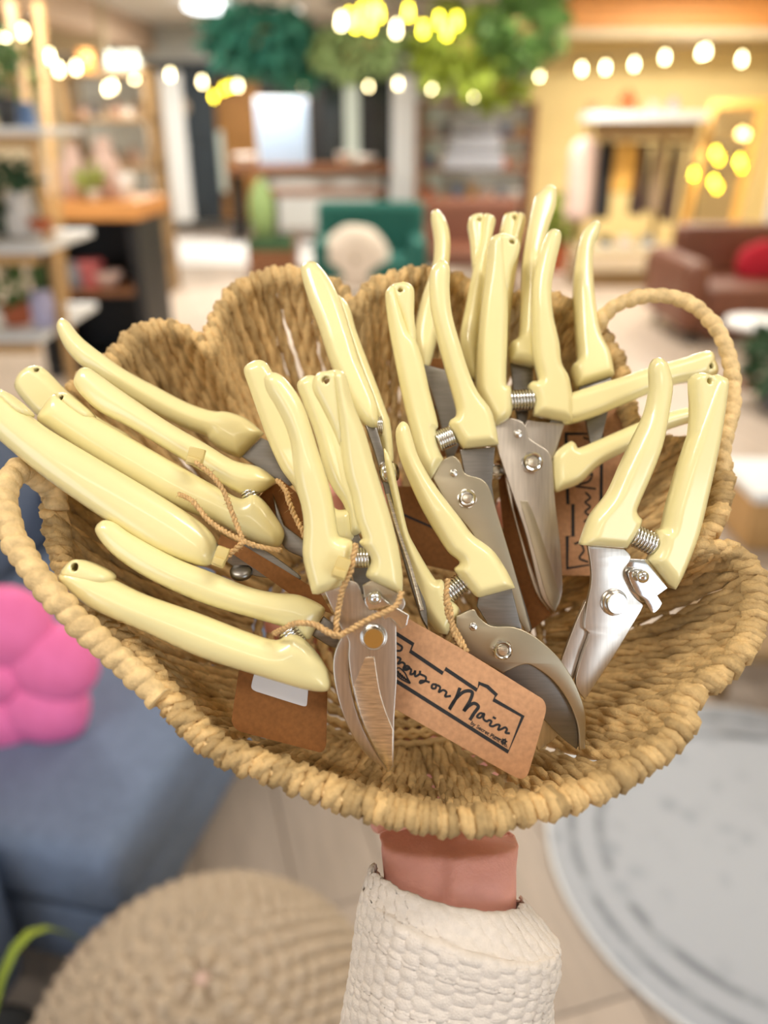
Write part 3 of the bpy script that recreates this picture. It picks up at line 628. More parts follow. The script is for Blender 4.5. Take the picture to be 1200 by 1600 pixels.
for (x, y) in [(533,36),(546,30),(556,40),(566,22),(584,16),(578,42),(592,24),(638,22),(619,48),(661,48),(686,34),(698,52),(713,35)]:
    p = V(x, y, 7.2+0.2*math.sin(x)); mobj('bulb', bulb_m if x in (619,533) else bulb_y, GLOW if x in (619,533) else GLOWY, t, Matrix.Translation(p) @ Matrix.Scale(1.15, 4))
def hanging(label, px, py, Y, rx, rz, m, n, size, seed):
    p = V(px, py, Y); t = thing('hanging_plant', label, 'hanging plant', (p.x, Y, p.z), 0, 'greenery hung from the ceiling')
    bar('cord', (p.x,Y,p.z), (p.x,Y,ZC), 0.008, BLACK, t)
    mobj('basket_pot', lathe_mesh('basket_pot', [(rx*0.3,-0.12),(rx*0.45,0.03),(rx*0.42,0.05),(rx*0.3,0.02)], 16), WOODT, t, Matrix.Translation(p))
    f = mobj('foliage', leaf_mesh('foliage', n, rx, rx*0.6, rz, size, seed, 0.6), m, t, Matrix.Translation(p), smooth=False); f['kind'] = 'stuff'
hanging('big teal-green hanging plant left of the chandelier', 400, 55, 9.5, 0.52, 0.34, TEAL, 700, 0.2, 11)
hanging('teal-green hanging plant over the white poster board', 462, 80, 9.8, 0.36, 0.30, TEAL, 420, 0.18, 12)
hanging('pale green hanging plant behind the chandelier', 560, 75, 9.6, 0.5, 0.26, mat('pale_green_leaf', lin(150,176,120), rough=0.7, var=0.3, scale=8), 420, 0.17, 13)
hanging('yellow-green hanging vine right of the chandelier', 722, 70, 9.4, 0.5, 0.45, LIME, 560, 0.17, 14)
hanging('green hanging vine beside the orange timber bulkhead', 815, 40, 9.2, 0.42, 0.40, GREEN, 480, 0.17, 15)
hanging('small lime hanging vine above the brown shelf', 770, 135, 9.9, 0.36, 0.2, LIME, 260, 0.14, 16)
hanging('dark green hanging plant at the top of the ladder shelf', 5, 125, 3.9, 0.13, 0.13, GREEN, 160, 0.07, 17)
# ================================================================== THE BASKET, HAND AND SHEARS
CREAM = mat('cream_vinyl', lin(243,231,172), rough=0.28, var=0.015, scale=30, coat=0.6, sss=0.0)
STEEL = mat('brushed_steel', (0.60,0.545,0.48), rough=0.30, metal=1.0, var=0.10, scale=60, stretch=(14,1,1))
STEEL_D = mat('shaded_dark_steel', (0.25,0.235,0.215), rough=0.36, metal=1.0, var=0.10, scale=60, stretch=(1,14,1))  # dark steel, lowered further: shade on the blades is in the colour
STEEL_O = mat('reflection_toned_steel', (0.52,0.46,0.34), rough=0.34, metal=1.0, var=0.06, scale=40)  # olive tone puts reflected handles and surroundings into the colour
STEEL_B = mat('bright_ground_steel', (0.80,0.74,0.62), rough=0.24, metal=1.0, var=0.25, scale=160, stretch=(1,9,1))
CHROME = mat('chrome', (0.78,0.77,0.75), rough=0.12, metal=1.0, var=0.04)
KRAFT = mat('kraft_card', lin(192,146,110), rough=0.85, var=0.12, scale=420, spec=0.2)
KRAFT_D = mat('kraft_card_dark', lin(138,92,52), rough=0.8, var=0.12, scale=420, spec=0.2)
INK = mat('black_ink', (0.012,0.012,0.014), rough=0.7, var=0.3, scale=900)
STICK = mat('white_sticker', lin(226,228,234), rough=0.4, var=0.02)
TWINE = mat('jute_twine', lin(208,172,122), rough=0.9, var=0.3, scale=700, spec=0.15)
CLIPM = mat('beige_plastic', lin(214,192,126), rough=0.35, var=0.03)
GRASS = mat('seagrass', lin(204,172,120), rough=0.75, var=0.15, scale=260, bump=0.6, bscale=1100, rnd=0.28, spec=0.25)
GRASSR = mat('seagrass_wrap', lin(226,196,144), rough=0.7, var=0.24, scale=160, bump=0.5, bscale=700, spec=0.25)

def cam_vec(v): return CR @ Vector(v)
# ---------------------------------------------------------------- basket
BA = math.radians(30)
RN = Vector((0, math.sin(BA), math.cos(BA)))           # basket axis, in the camera's axes
BC = ray(628, 862)*0.382
def rimpt(px, py, h=0.0):
    r = ray(px, py); t = (RN.dot(BC)+h)/RN.dot(r); return CM @ (r*t)
bx, by, bz = cam_vec((1,0,0)), cam_vec((0,math.cos(BA),-math.sin(BA))), cam_vec(RN)
BCW = CM @ BC
BASKM = Matrix.Translation(BCW)
basket = thing('basket', 'woven seagrass basket with scalloped rim and two loop handles, held on a palm', 'basket', BCW)
RIM = [(78,760),(72,700),(110,620),(150,580),(184,553),(215,521),(262,511),(305,527),(325,546),(335,505),(368,455),(430,430),(492,434),(538,458),(552,484),
       (580,450),(640,430),(705,436),(748,462),(768,492),(800,470),(860,470),(910,490),(945,530,-0.006),(967,570,-0.014),(978,615,-0.018),(988,655,-0.022),(1020,684,-0.024),(1062,694,-0.022),(1100,694,-0.014),(1124,716,-0.004),(1131,765),(1118,815),(1092,856),
       (1135,858),(1172,885),(1186,930),(1172,1000),(1130,1052),(1078,1092),(1072,1130),(1035,1172),(960,1222),(900,1248),(846,1262),
       (740,1286),(650,1278),(560,1256),(430,1206),(335,1168),(262,1096),(205,1020),(135,955),(98,885),(84,825)]
rim_ctl = [rimpt(*p) for p in RIM]
rim_s = cr_closed(rim_ctl, 8)
NR = 1300
rim_p, RIMLEN = resample(rim_s, NR, True)
rim_l = [p-BCW for p in rim_p]
def wrap_r(r0, depth, turns_per_m, tot, n):
    def f(i, a):
        ph = (i/n*tot*turns_per_m + a/(2*math.pi))
        k = int(ph); fr = ph-k
        return r0*(1-depth+depth*abs(math.sin(math.pi*fr))**0.6)*(1+0.10*math.sin(k*12.9898)*math.sin(k*4.1))
    return f
mobj('rim', tube_mesh('rim', rim_l, wrap_r(0.0032, 0.25, 170, RIMLEN, NR), 10, True), GRASSR, basket, BASKM)
# handles (wrapped loops)
def loop_handle(pix, r0):
    pts = cr_open([rimpt(x, y, h)-BCW for x, y, h in pix], 10); pts, L = resample(pts, 360)
    mobj('handle', tube_mesh('handle', pts, wrap_r(r0, 0.20, 150, L, 360), 12), GRASSR, basket, BASKM)
loop_handle([(88,800,0.0),(84,768,0.004),(60,748,0.012),(35,734,0.022),(14,752,0.028),(7,790,0.03),(24,846,0.03),(62,905,0.028),(106,955,0.022),(152,1000,0.014),(200,1042,0.006),(250,1092,0.002)], 0.0062)
loop_handle([(925,530,-0.004),(938,502,0.004),(962,478,0.012),(1005,463,0.018),(1055,465,0.02),(1098,488,0.02),(1130,532,0.018),(1145,590,0.012),(1143,645,0.008),(1130,700,0.002),(1128,748,0.0)], 0.0043)
# bowl: every radial cord is a part
BDEP = 0.098
def bowl(pr, s, dz=0.0):
    v = pr-BCW; x, y, z = v.dot(bx), v.dot(by), v.dot(bz)
    a = math.atan2(y/0.066, x/0.086)
    tx, ty = 0.086*math.cos(a), 0.066*math.sin(a)-0.004
    g = 0.5*s+0.5*(1-math.cos(s*math.pi/2)); h = 0.55*s+0.45*math.sin(s*math.pi/2)
    X, Y = x*(1-g)+tx*g, y*(1-g)+ty*g; Z = z*(1-h)-BDEP*h+dz
    return bx*X+by*Y+bz*Z
NST = 262
for i in range(NST):
    f = (i+random.uniform(-0.22, 0.22))/NST*NR
    lean = random.uniform(-6, 14)
    pts = []
    for k in range(27):
        s = 0.02+0.98*k/26
        p0 = rim_p[int(f+lean*s) % NR]
        q = bowl(p0, s, 0.0006*math.sin(k*0.9+i*2.1)+(0.0011 if i % 2 else -0.0011))
        pts.append(q)
    p0 = rim_p[int(f) % NR]; out_ = ((p0-BCW)-bz*(p0-BCW).dot(bz)).normalized(); q0 = p0-BCW       # the cord loops over the rim
    pts = [q0-bz*0.008-out_*0.001, q0-bz*0.003+out_*0.0032, q0+bz*0.0014+out_*0.0024, q0+bz*0.0028-out_*0.0010, q0+bz*0.0002-out_*0.0044]+pts[1:]
    rr = random.uniform(0.0033, 0.0042)
    me = rope_mesh('cord', pts, rr, 0.030, 2, 6, taper=lambda t: 0.80+0.22*min(1, t/0.15)-0.35*t, wob=0.06, off=0.38, phase=i*1.3)
    mobj('cord', me, GRASS, basket, BASKM)
for s in (0.42, 0.56, 0.68, 0.80, 0.88, 0.96):                      # twined rows round the bowl
    pts = [bowl(p, s, -0.002) for p in rim_p[::6]]; pts.append(pts[0])
    mobj('twined_row', rope_mesh('twined_row', pts, 0.0024, 0.013, 2, 5), GRASS, basket, BASKM)
for k in range(1, 12):                                 # base rings
    fr = k/11.5
    pts = [bx*(0.086*fr*math.cos(t*math.pi/32))+by*(0.066*fr*math.sin(t*math.pi/32)-0.004)+bz*(-BDEP-0.001) for t in range(65)]
    mobj('base_ring', rope_mesh('base_ring', pts, 0.0036, 0.015, 2, 5), GRASS, basket, BASKM)

# ---------------------------------------------------------------- arm and hand under the basket
SKIN = mat('skin', lin(250,178,162), rough=0.5, var=0.10, scale=60, bump=0.35, bscale=500, sss=0.12)
KNIT = mat('oatmeal_knit', lin(226,217,208), rough=0.95, var=0.06, scale=300, bump=0.6, bscale=1400, spec=0.1)
person_loc = P(702, 1420, 0.382)
person = thing('person', 'person\'s forearm and hand in an oatmeal waffle-knit sleeve holding up the basket', 'person', person_loc)
PERM = Matrix.Translation(person_loc)
def loft(name, rings, sides=56):
    vs, fs = [], []
    for r in rings: vs += r
    for i in range(len(rings)-1):
        for k in range(sides):
            a, b = i*sides+k, i*sides+(k+1)%sides; fs.append((a, a+sides, b+sides, b))
    fs.append(tuple(range(sides))); fs.append(tuple((len(rings)-1)*sides+k for k in range(sides))[::-1])
    return py_mesh(name, vs, fs)
ax, ay, az = cam_vec((1,0,0)), cam_vec((0,1,0)), cam_vec((0,0,1))
def ring(c, ux, uz, hw, hd, sides=56, p=2.3):
    out = []
    for k in range(sides):
        a = 2*math.pi*k/sides; ca, sa = math.cos(a), math.sin(a)
        out.append(c+ux*hw*math.copysign(abs(ca)**(2/p), ca)+uz*hd*math.copysign(abs(sa)**(2/p), sa)*(1+(0.11*math.exp(-((ca-0.02)/0.09)**2)+0.07*math.exp(-((ca+0.30)/0.10)**2)-0.08*math.exp(-((ca+0.14)/0.07)**2) if sa > 0 else 0))-person_loc)
    return out
def cpt(x, y, z): return CM @ Vector((x, y, z))
wr = []
for (px, py, d, hw, hd) in [(694,1680,0.372,100,0.027),(700,1560,0.375,101,0.026),(704,1470,0.378,101,0.0245),(704,1400,0.380,102,0.0225),(702,1350,0.383,104,0.021),(702,1310,0.389,109,0.021)]:
    wr.append(ring(P(px, py, d), ax, az, hw*d/FPX, hd))
# palm: bends under the base plane
base_c = BCW-bz*(BDEP+0.019)
palm_c = base_c+bx*0.012
for (f, hw, hd) in [(0.102,0.0355,0.021),(0.082,0.0405,0.019),(0.05,0.044,0.0155),(0.02,0.045,0.0135),(-0.005,0.044,0.012),(-0.02,0.038,0.009)]:
    c = palm_c-by*(f+0.005)+bx*(0.002+0.06*f)-bz*0.004*max(0, f*10-0.5)
    wr.append(ring(c, ax, (bz*0.9+by*0.1).normalized(), hw, hd))
hand_parts = [loft('hand', wr)]
def finger(p, r0, r1):
    pts = cr_open(p, 5); n = len(pts)
    return tube_mesh('finger', [q-person_loc for q in pts], lambda i, a: (r0+(r1-r0)*i/(n-1))*(0.6 if i == n-1 else 1), 12)
for (ox, ln, sp) in [(-0.033,0.070,-0.020),(-0.011,0.078,-0.006),(0.012,0.073,0.007),(0.033,0.058,0.022)]:
    b0 = palm_c+bx*ox
    hand_parts.append(finger([b0-by*0.012, b0+by*0.012+bx*sp*0.2, b0+by*(0.018+ln*0.45)+bx*sp*0.6+bz*0.006, b0+by*(0.018+ln*0.78)+bx*sp*0.9+bz*0.020, b0+by*(0.018+ln)+bx*sp+bz*0.038], 0.0092, 0.0072))
b0 = palm_c-bx*0.030-by*0.030
hand_parts.append(finger([b0+bx*0.012, b0-bx*0.014+by*0.012, b0-bx*0.040+by*0.026+bz*0.008, b0-bx*0.058+by*0.036+bz*0.022], 0.0112, 0.0085))
hm = merge('hand', hand_parts)
hand = mobj('forearm_and_hand', hm, SKIN, person, PERM)
rm = hand.modifiers.new('remesh', 'REMESH'); rm.mode = 'VOXEL'; rm.voxel_size = 0.0016; rm.use_smooth_shade = True
sm = hand.modifiers.new('smooth', 'SMOOTH'); sm.factor = 0.5; sm.iterations = 8
# sleeve: waffle knit, ribs and cells are real relief
vs, fs = [], []; NU, NV = 264, 210
def lerpk(keys, t):
    for (t0, v0), (t1, v1) in zip(keys, keys[1:]):
        if t <= t1:
            f = (t-t0)/(t1-t0); f = f*f*(3-2*f); return [a+(b-a)*f for a, b in zip(v0, v1)]
    return keys[-1][1]
SK = [(0.0,(700,1378,115,0.22)),(0.12,(721,1424,146,0.29)),(0.25,(716,1462,151,0.27)),(0.45,(704,1520,150,0.14)),(1.0,(690,1690,164,0.0))]
for j in range(NV+1):
    v = j/NV; cx, cy, hw, sl = lerpk(SK, v); d = 0.376
    c = P(cx, cy, d); hwm = hw*d/FPX
    for i in range(NU):
        a = 2*math.pi*i/NU; ca, sa = math.cos(a), math.sin(a)
        kx = math.copysign(abs(ca)**0.9, ca); ks = math.copysign(abs(sa)**0.9, sa)
        cell = 0.75*abs(math.sin(a*19))**0.8+0.55*abs(math.sin(v*math.pi*21+(1.57 if int(a*19/math.pi) % 2 else 0)))**1.2
        cell += 0.35*noise.noise(Vector((ca*30, sa*30, v*80)))
        fold = 0.0013*noise.noise(Vector((ca*1.6, sa*1.6, v*3)))
        rr = 1+(0.0011*cell+fold-0.0008)/hwm
        hdm = 0.0245+0.0125*min(1, v/0.14)
        p = c+ax*(hwm*kx*rr)+az*(hdm*ks*(1+(0.0011*cell+fold)/0.036))-ay*(sl*hwm*kx)
        p += ay*0.0006*noise.noise(Vector((ca*4, sa*4, v*30)))-ay*(0.024*max(0, -ks)*(1-v))
        vs.append(p-person_loc)
for j in range(NV):
    for i in range(NU):
        a, b = j*NU+i, j*NU+(i+1)%NU; fs.append((a, a+NU, b+NU, b))
slv = mobj('sleeve', py_mesh('sleeve', vs, fs), KNIT, person, PERM)
so = slv.modifiers.new('thick', 'SOLIDIFY'); so.thickness = 0.0016; so.offset = -1
setp(slv, 'oatmeal waffle-knit sleeve')

# ---------------------------------------------------------------- flat-plane builder
class Plane:
    def __init__(s, px, py, d, nx=0.0, ny=0.0):
        s.P0 = ray(px, py)*d; s.n = Vector((nx, ny, 1)).normalized()
        s.e1 = (Vector((1,0,0))-s.n*s.n.x).normalized(); s.e2 = s.n.cross(s.e1)
        M = Matrix((s.e1, s.e2, s.n)).transposed().to_4x4(); M.translation = s.P0
        s.M = CM @ M
    def uv(s, px, py):
        r = ray(px, py); q = r*(s.n.dot(s.P0)/s.n.dot(r))-s.P0
        return Vector((q.dot(s.e1), q.dot(s.e2), 0))
    def r(s, px, py, rp): return rp*(-(s.P0.z))/FPX
def smooth_outline(pl, pts, sub=5):
    q = [pl.uv(p[0], p[1]) for p in pts]; c = [len(p) > 2 for p in pts]; n = len(q); out = []
    for i in range(n):
        p0, p1, p2, p3 = q[i-1], q[i], q[(i+1)%n], q[(i+2)%n]
        m1 = (p2-p1)*0.9 if c[i] else (p2-p0)*0.5
        m2 = (p2-p1)*0.9 if c[(i+1)%n] else (p3-p1)*0.5
        ln = (p2-p1).length
        if m1.length > 1.2*ln: m1 = m1.normalized()*1.2*ln
        if m2.length > 1.2*ln: m2 = m2.normalized()*1.2*ln
        for k in range(sub):
            t = k/sub; t2, t3 = t*t, t**3
            out.append(p1*(2*t3-3*t2+1)+m1*(t3-2*t2+t)+p2*(-2*t3+3*t2)+m2*(t3-t2))
    return out
def plate_mesh(name, pl, pts, thick, bev, z=0.0, holes=(), sub=5, res=3, straight=False, tilt=None):
    cu = bpy.data.curves.new(name, 'CURVE'); cu.dimensions = '2D'; cu.fill_mode = 'BOTH'
    cu.bevel_depth = bev; cu.bevel_resolution = res; cu.extrude = max(0, thick/2-bev); cu.offset = -bev
    loops = [[pl.uv(p[0], p[1]) for p in pts] if straight else smooth_outline(pl, pts, sub)]
    for (hx, hy, hr) in holes:
        c = pl.uv(hx, hy); r = pl.r(hx, hy, hr)
        loops.append([c+Vector((r*math.cos(-k*math.pi/7), r*math.sin(-k*math.pi/7), 0)) for k in range(14)])
    for lp in loops:
        sp = cu.splines.new('POLY'); sp.points.add(len(lp)-1); sp.use_cyclic_u = True
        for k, p in enumerate(lp): sp.points[k].co = (p.x, p.y, 0, 1)
    ob = bpy.data.objects.new('tmp', cu)
    me = bpy.data.meshes.new_from_object(ob)
    bpy.data.objects.remove(ob); bpy.data.curves.remove(cu)
    bm = bmesh.new(); bm.from_mesh(me); bpy.data.meshes.remove(me)
    bmesh.ops.remove_doubles(bm, verts=bm.verts, dist=1e-6)
    if z:
        for v in bm.verts: v.co.z += z
    if tilt:
        cx = sum(v.co.x for v in bm.verts)/len(bm.verts); cy_ = sum(v.co.y for v in bm.verts)/len(bm.verts)
        for v in bm.verts: v.co.z += tilt[0]*(v.co.x-cx)+tilt[1]*(v.co.y-cy_)
    me = bm_mesh(name, bm); me.materials.clear(); return me
def plate(name, root, pl, pts, thick, bev, m, z=0.0, holes=(), sub=5, res=2, straight=False, label=None, parent=None, tilt=None):
    o = mobj(name, plate_mesh(name, pl, pts, thick, bev, z, holes, sub, res, straight, tilt), m, parent or root, pl.M)
    sharp(o, 40)
    if label: o['label'] = label
    return o
def inflate_mesh(pl, pts, thick, R, edge, z=0.0, hole=None, step=0.0013, tip=None):
    """solid with the given outline whose thickness swells from the edge inward (moulded plastic)"""
    lp = smooth_outline(pl, pts, 5); A = np.array([(p.x, p.y) for p in lp]); B = np.roll(A, -1, axis=0)
    def inside(Q):
        c = np.zeros(len(Q), bool)
        for (x0, y0), (x1, y1) in zip(A, B):
            if y0 == y1: continue
            m = (y0 > Q[:,1]) != (y1 > Q[:,1]); c ^= m & (Q[:,0] < (x1-x0)*(Q[:,1]-y0)/(y1-y0)+x0)
        return c
    def dist(Q):
        d = np.full(len(Q), 9.0)
        for p, q in zip(A, B):
            e = q-p; t = np.clip(((Q-p)@e)/max(1e-12, e@e), 0, 1); d = np.minimum(d, np.hypot(*((Q-p-t[:,None]*e).T)))
        return d
    lo, hi = A.min(0), A.max(0); xs = np.arange(lo[0], hi[0], step); ys = np.arange(lo[1], hi[1], step*0.866)
    Q = np.array([(x+(0.5*step if j % 2 else 0), y) for j, y in enumerate(ys) for x in xs])
    Q = Q[inside(Q)]; Q = Q[dist(Q) > step*0.45]
    vs = [Vector(p) for p in A]; es = [(i, (i+1) % len(A)) for i in range(len(A))]
    hc = None
    if hole:
        hc = pl.uv(hole[0], hole[1]); hr = pl.r(0, 0, hole[2]); b0 = len(vs)
        vs += [Vector((hc.x+hr*math.cos(k*math.pi/8), hc.y+hr*math.sin(k*math.pi/8))) for k in range(16)]
        es += [(b0+k, b0+(k+1) % 16) for k in range(16)]
        Q = Q[np.hypot(Q[:,0]-hc.x, Q[:,1]-hc.y) > hr+step*0.4]
    vs += [Vector(p) for p in Q]
    ov, oe, of, _, _, _ = delaunay_2d_cdt(vs, es, [], 0, 1e-7)
    V2 = np.array([(v.x, v.y) for v in ov]); T = np.array([f for f in of if len(f) == 3]); C = V2[T].mean(1)
    keep = inside(C)
    if hc is not None: keep &= np.hypot(C[:,0]-hc.x, C[:,1]-hc.y) > hr*0.97
    T = T[keep]; d = dist(V2); f = np.clip(d/R, 0, 1); pr = edge+(1-edge)*(np.sqrt(1-(1-f)**2) if edge < 0.2 else np.sin(f*math.pi/2)**0.9)
    h = thick/2*pr
    if tip is not None:
        t = pl.uv(*tip); dd = np.hypot(V2[:,0]-t.x, V2[:,1]-t.y); h = h*np.minimum(1, 0.62+dd/0.045*0.38)
    n = len(V2)
    cnt = {}
    for t in T:
        for k in range(3):
            e = (int(t[k]), int(t[(k+1) % 3])); cnt[e] = 1
    bnd = [e for e in cnt if (e[1], e[0]) not in cnt]
    ar = np.cross(V2[T[:,1]]-V2[T[:,0]], V2[T[:,2]]-V2[T[:,0]])
    fs = []
    for t in T: a_, b_, c_ = map(int, t); fs += [(a_, b_, c_), (c_+n, b_+n, a_+n)]
    for a_, b_ in bnd: fs.append((b_, a_, a_+n, b_+n))
    P3 = [(x, y, z+k) for (x, y), k in zip(V2, h)]+[(x, y, z-k) for (x, y), k in zip(V2, h)]
    me = py_mesh('handle', P3, fs)
    bm = bmesh.new(); bm.from_mesh(me); bmesh.ops.delete(bm, geom=[v for v in bm.verts if not v.link_faces], context='VERTS')
    bm.to_mesh(me); bm.free(); return me
def handle(root, pl, pts, thick=0.0150, bev=0.0056, lug=None, hole=None, tip=None, z=0.0, label=None, R=None):
    rnd = bev > 0.006
    ms = [inflate_mesh(pl, pts, thick, 0.0098 if rnd else 0.0046, 0.16 if rnd else 0.42, z, hole, tip=tip)]
    if lug: ms.append(inflate_mesh(pl, lug, thick*(0.86 if rnd else 0.74), 0.0032, 0.45, z, hole))
    me = merge('handle', ms)
    o = mobj('handle', me, CREAM, root, pl.M)
    if label: o['label'] = label
    return o
def shears(label, pl, group='cream-handled shears in the basket'):
    return thing('pruning_shears', label, 'pruning shears', pl.M.translation, 0, group)
def spring(root, pl, a, b, rp=15, turns=8, z=0.0):
    A, B = pl.uv(*a), pl.uv(*b); d = (B-A); L = d.length; d.normalize(); s = Vector((-d.y, d.x, 0)); k = Vector((0,0,1))
    r = pl.r(0, 0, rp); pts = []
    for i in range(turns*14+1):
        t = i/14*2*math.pi; pts.append(A+d*(L*i/(turns*14))+(s*math.cos(t)+k*math.sin(t))*r+k*z)
    return mobj('spring', tube_mesh('spring', pts, 0.00072, 6), CHROME, root, pl.M)
def rivet(root, pl, c, rp, z, name='rivet'):
    p = pl.uv(*c); r = pl.r(0, 0, rp)
    o = mobj(name, lathe_mesh(name, [(r,-0.001),(r,0.0005),(r*0.85,0.0009),(r*0.55,0.0006),(r*0.45,0.0010),(r*0.02,0.0012)], 18), CHROME, root, pl.M @ Matrix.Translation((p.x, p.y, z)))
    return o
def nut(root, pl, c, rp, z):
    p = pl.uv(*c); r = pl.r(0, 0, rp); M = pl.M @ Matrix.Translation((p.x, p.y, z))
    bm = bmesh.new(); bmesh.ops.create_cone(bm, cap_ends=True, segments=6, radius1=r*1.12, radius2=r*1.12, depth=0.0034)
    bmesh.ops.translate(bm, verts=bm.verts, vec=(0,0,0.0017)); bmesh.ops.bevel(bm, geom=bm.edges[:], offset=0.0004, segments=2, affect='EDGES')
    n = sharp(mobj('nut', bm_mesh('nut', bm), CHROME, root, M @ Matrix.Rotation(0.35, 4, 'Z')))
    nc = mobj('nut_collar', lathe_mesh('nut_collar', [(r*0.98,0.003),(r*0.95,0.0046),(r*0.80,0.0053),(r*0.68,0.0050),(r*0.64,0.0036)], 24), CHROME, n, M); sharp(nc, 25)
    sharp(mobj('bolt_end', lathe_mesh('bolt_end', [(r*0.60,0.002),(r*0.60,0.0046),(r*0.48,0.0054),(r*0.02,0.0056)], 20), STEEL_B, n, M), 22)
    return n
def boss(root, pl, c, rp, z, m=STEEL_B):
    p = pl.uv(*c); r = pl.r(0, 0, rp); M = pl.M @ Matrix.Translation((p.x, p.y, z))
    n = mobj('pivot_bolt', lathe_mesh('pivot_bolt', [(r,-0.001),(r,0.0008),(r*0.93,0.0016),(r*0.86,0.0017),(r*0.80,0.0036),(r*0.74,0.0042),(r*0.02,0.0043)], 32), CHROME, root, M)
    sharp_face = mobj('bolt_face', lathe_mesh('bolt_face', [(r*0.72,0.004),(r*0.70,0.0046),(r*0.01,0.0047)], 28), m, n, M); sharp(sharp_face, 20)
    return sharp(n, 30)
def ball(root, pl, c, rp, z):
    p = pl.uv(*c); r = pl.r(0, 0, rp)
    pr = [(r*0.55,0),(r*0.55,0.002)]+[(r*math.sin(t*math.pi/10), 0.002+r*0.7-r*0.8*math.cos(t*math.pi/10)) for t in range(3, 10)]+[(r*0.02, 0.002+r*1.5)]
    return mobj('catch_knob', lathe_mesh('catch_knob', pr, 20), CHROME, root, pl.M @ Matrix.Translation((p.x, p.y, z)))

# ================================================================== the shears, one by one
# --- front pair with the ground blade
pl = Plane(580, 900, 0.347, 0.0, -0.05); r = shears('shears at the front centre with a wide ground silver blade and gold pivot bolt', pl)
handle(r, pl, [(414,592),(424,583),(438,586),(453,600),(472,630),(484,663),(495,699),(507,735),(517,771),(523,801),(529,836),(540,841),(550,845),(553,860),(551,885),(543,909),(498,927,1),(489,926,1),(480,894),(474,864),(476,825),(473,795),(465,762),(460,735),(456,696),(447,666),(432,636),(418,612)], tip=(424,585), thick=0.0165)
handle(r, pl, [(520,583),(534,580),(541,588),(552,630),(570,675),(585,726),(600,774),(615,825),(624,864),(629,900),(628,927,1),(582,906,1),(572,897),(580,876),(573,860),(562,847),(567,840),(556,810),(549,774),(540,744),(534,708),(530,670),(524,625)],
       lug=[(489,597),(496,585),(510,581),(528,582),(536,640),(538,700),(532,698),(519,669),(501,633),(490,612)], hole=(510,596,6.5), thick=0.0165)
plate('blade', r, pl, [(507,922,1),(543,905,1),(560,912),(568,935),(582,952),(619,962,1),(620,1060,1),(616,1120,1),(615,1195,1),(607,1204,1),(588,1172),(566,1125),(552,1075),(545,1028),(545,1000),(531,975)], 0.0022, 0.0004, STEEL, z=0.0010)
plate('ground_bevel', r, pl, [(545,1026,1),(585,1024,1),(588,1045),(594,1080),(604,1112),(614,1136,1),(613,1192,1),(607,1201,1),(590,1172),(568,1125),(554,1075)], 0.0008, 0.0002, STEEL_B, z=0.0024, tilt=(0.05,-0.02))
plate('counter_blade', r, pl, [(560,930,1),(628,930,1),(634,945),(620,965),(590,985),(560,1000),(547,1020),(546,1060),(555,1105),(570,1145),(590,1180),(609,1206,1),(597,1200),(570,1179),(545,1141),(528,1094),(520,1047),(524,1015),(540,985),(560,960)], 0.0024, 0.0006, STEEL, z=-0.0022)
plate('tang', r, pl, [(566,914,1),(582,905,1),(626,928,1),(622,945,1),(600,955),(575,950)], 0.002, 0.0004, STEEL_O, z=0.0005)
boss(r, pl, (584,993), 21, 0.0022, mat('gold_toned_steel', (0.72,0.50,0.17), rough=0.3, metal=1, var=0.05))
plate('catch_lever', r, pl, [(570,935),(577,925),(590,922),(602,935),(622,948),(639,958,1),(635,975,1),(626,980,1),(610,963),(600,966,1),(590,953),(577,950)], 0.0016, 0.0004, CHROME, z=0.0042)
ball(r, pl, (586,930), 10, 0.0045)
spring(r, pl, (550,872), (578,872), 14, 6, -0.001)
# --- pair right behind it
pl = Plane(480, 700, 0.383, 0.0, 0.05); r = shears('shears tucked right behind the front centre pair, only the handles showing', pl)
handle(r, pl, [(382,579),(393,567),(408,564),(420,572),(440,610),(460,660),(478,710),(500,760),(525,795),(546,797),(552,812),(550,845),(510,855),(485,820),(462,765),(441,735),(420,690),(405,648),(390,606)], tip=(395,568))
handle(r, pl, [(465,603),(477,590),(492,589),(508,600),(525,650),(540,700),(552,760),(562,800),(565,830),(545,835),(540,795),(519,762),(507,732),(492,678),(474,630)])
plate('blade', r, pl, [(512,850,1),(560,832,1),(580,900),(592,960),(585,985),(560,950)], 0.002, 0.0004, STEEL_D)
spring(r, pl, (548,818), (566,818), 13, 5)
# --- edge-on pair
pl = Plane(560, 600, 0.402, 0.05, 0.22); r = shears('shears seen edge-on in the middle with a thin strip of dark steel', pl)
handle(r, pl, [(471,432),(478,421),(492,420),(505,432),(518,451),(531,479),(547,527),(559,568),(575,606),(588,641),(588,672),(570,669),(548,640),(518,577),(499,520),(483,476)], tip=(480,422), z=0.005)
handle(r, pl, [(518,450),(537,458),(548,476),(556,505),(572,549),(588,590),(604,634),(611,655),(616,710),(610,728),(598,706),(585,660),(560,600),(540,530),(525,480)], z=-0.009)
plate('blade', r, pl, [(570,668,1),(588,674,1),(600,715),(612,765),(630,825),(648,880),(664,950),(667,985,1),(656,965),(640,915),(622,850),(603,780),(588,722)], 0.004, 0.0005, STEEL_D, z=0.004)
plate('blade_edge', r, pl, [(602,777,1),(607,776,1),(622,820),(640,880),(660,955,1),(654,957,1),(636,890),(616,828)], 0.003, 0.0004, STEEL_B, z=0.0062)
spring(r, pl, (583,664), (598,664), 14, 5, -0.002)
p_ = pl.uv(607, 742)
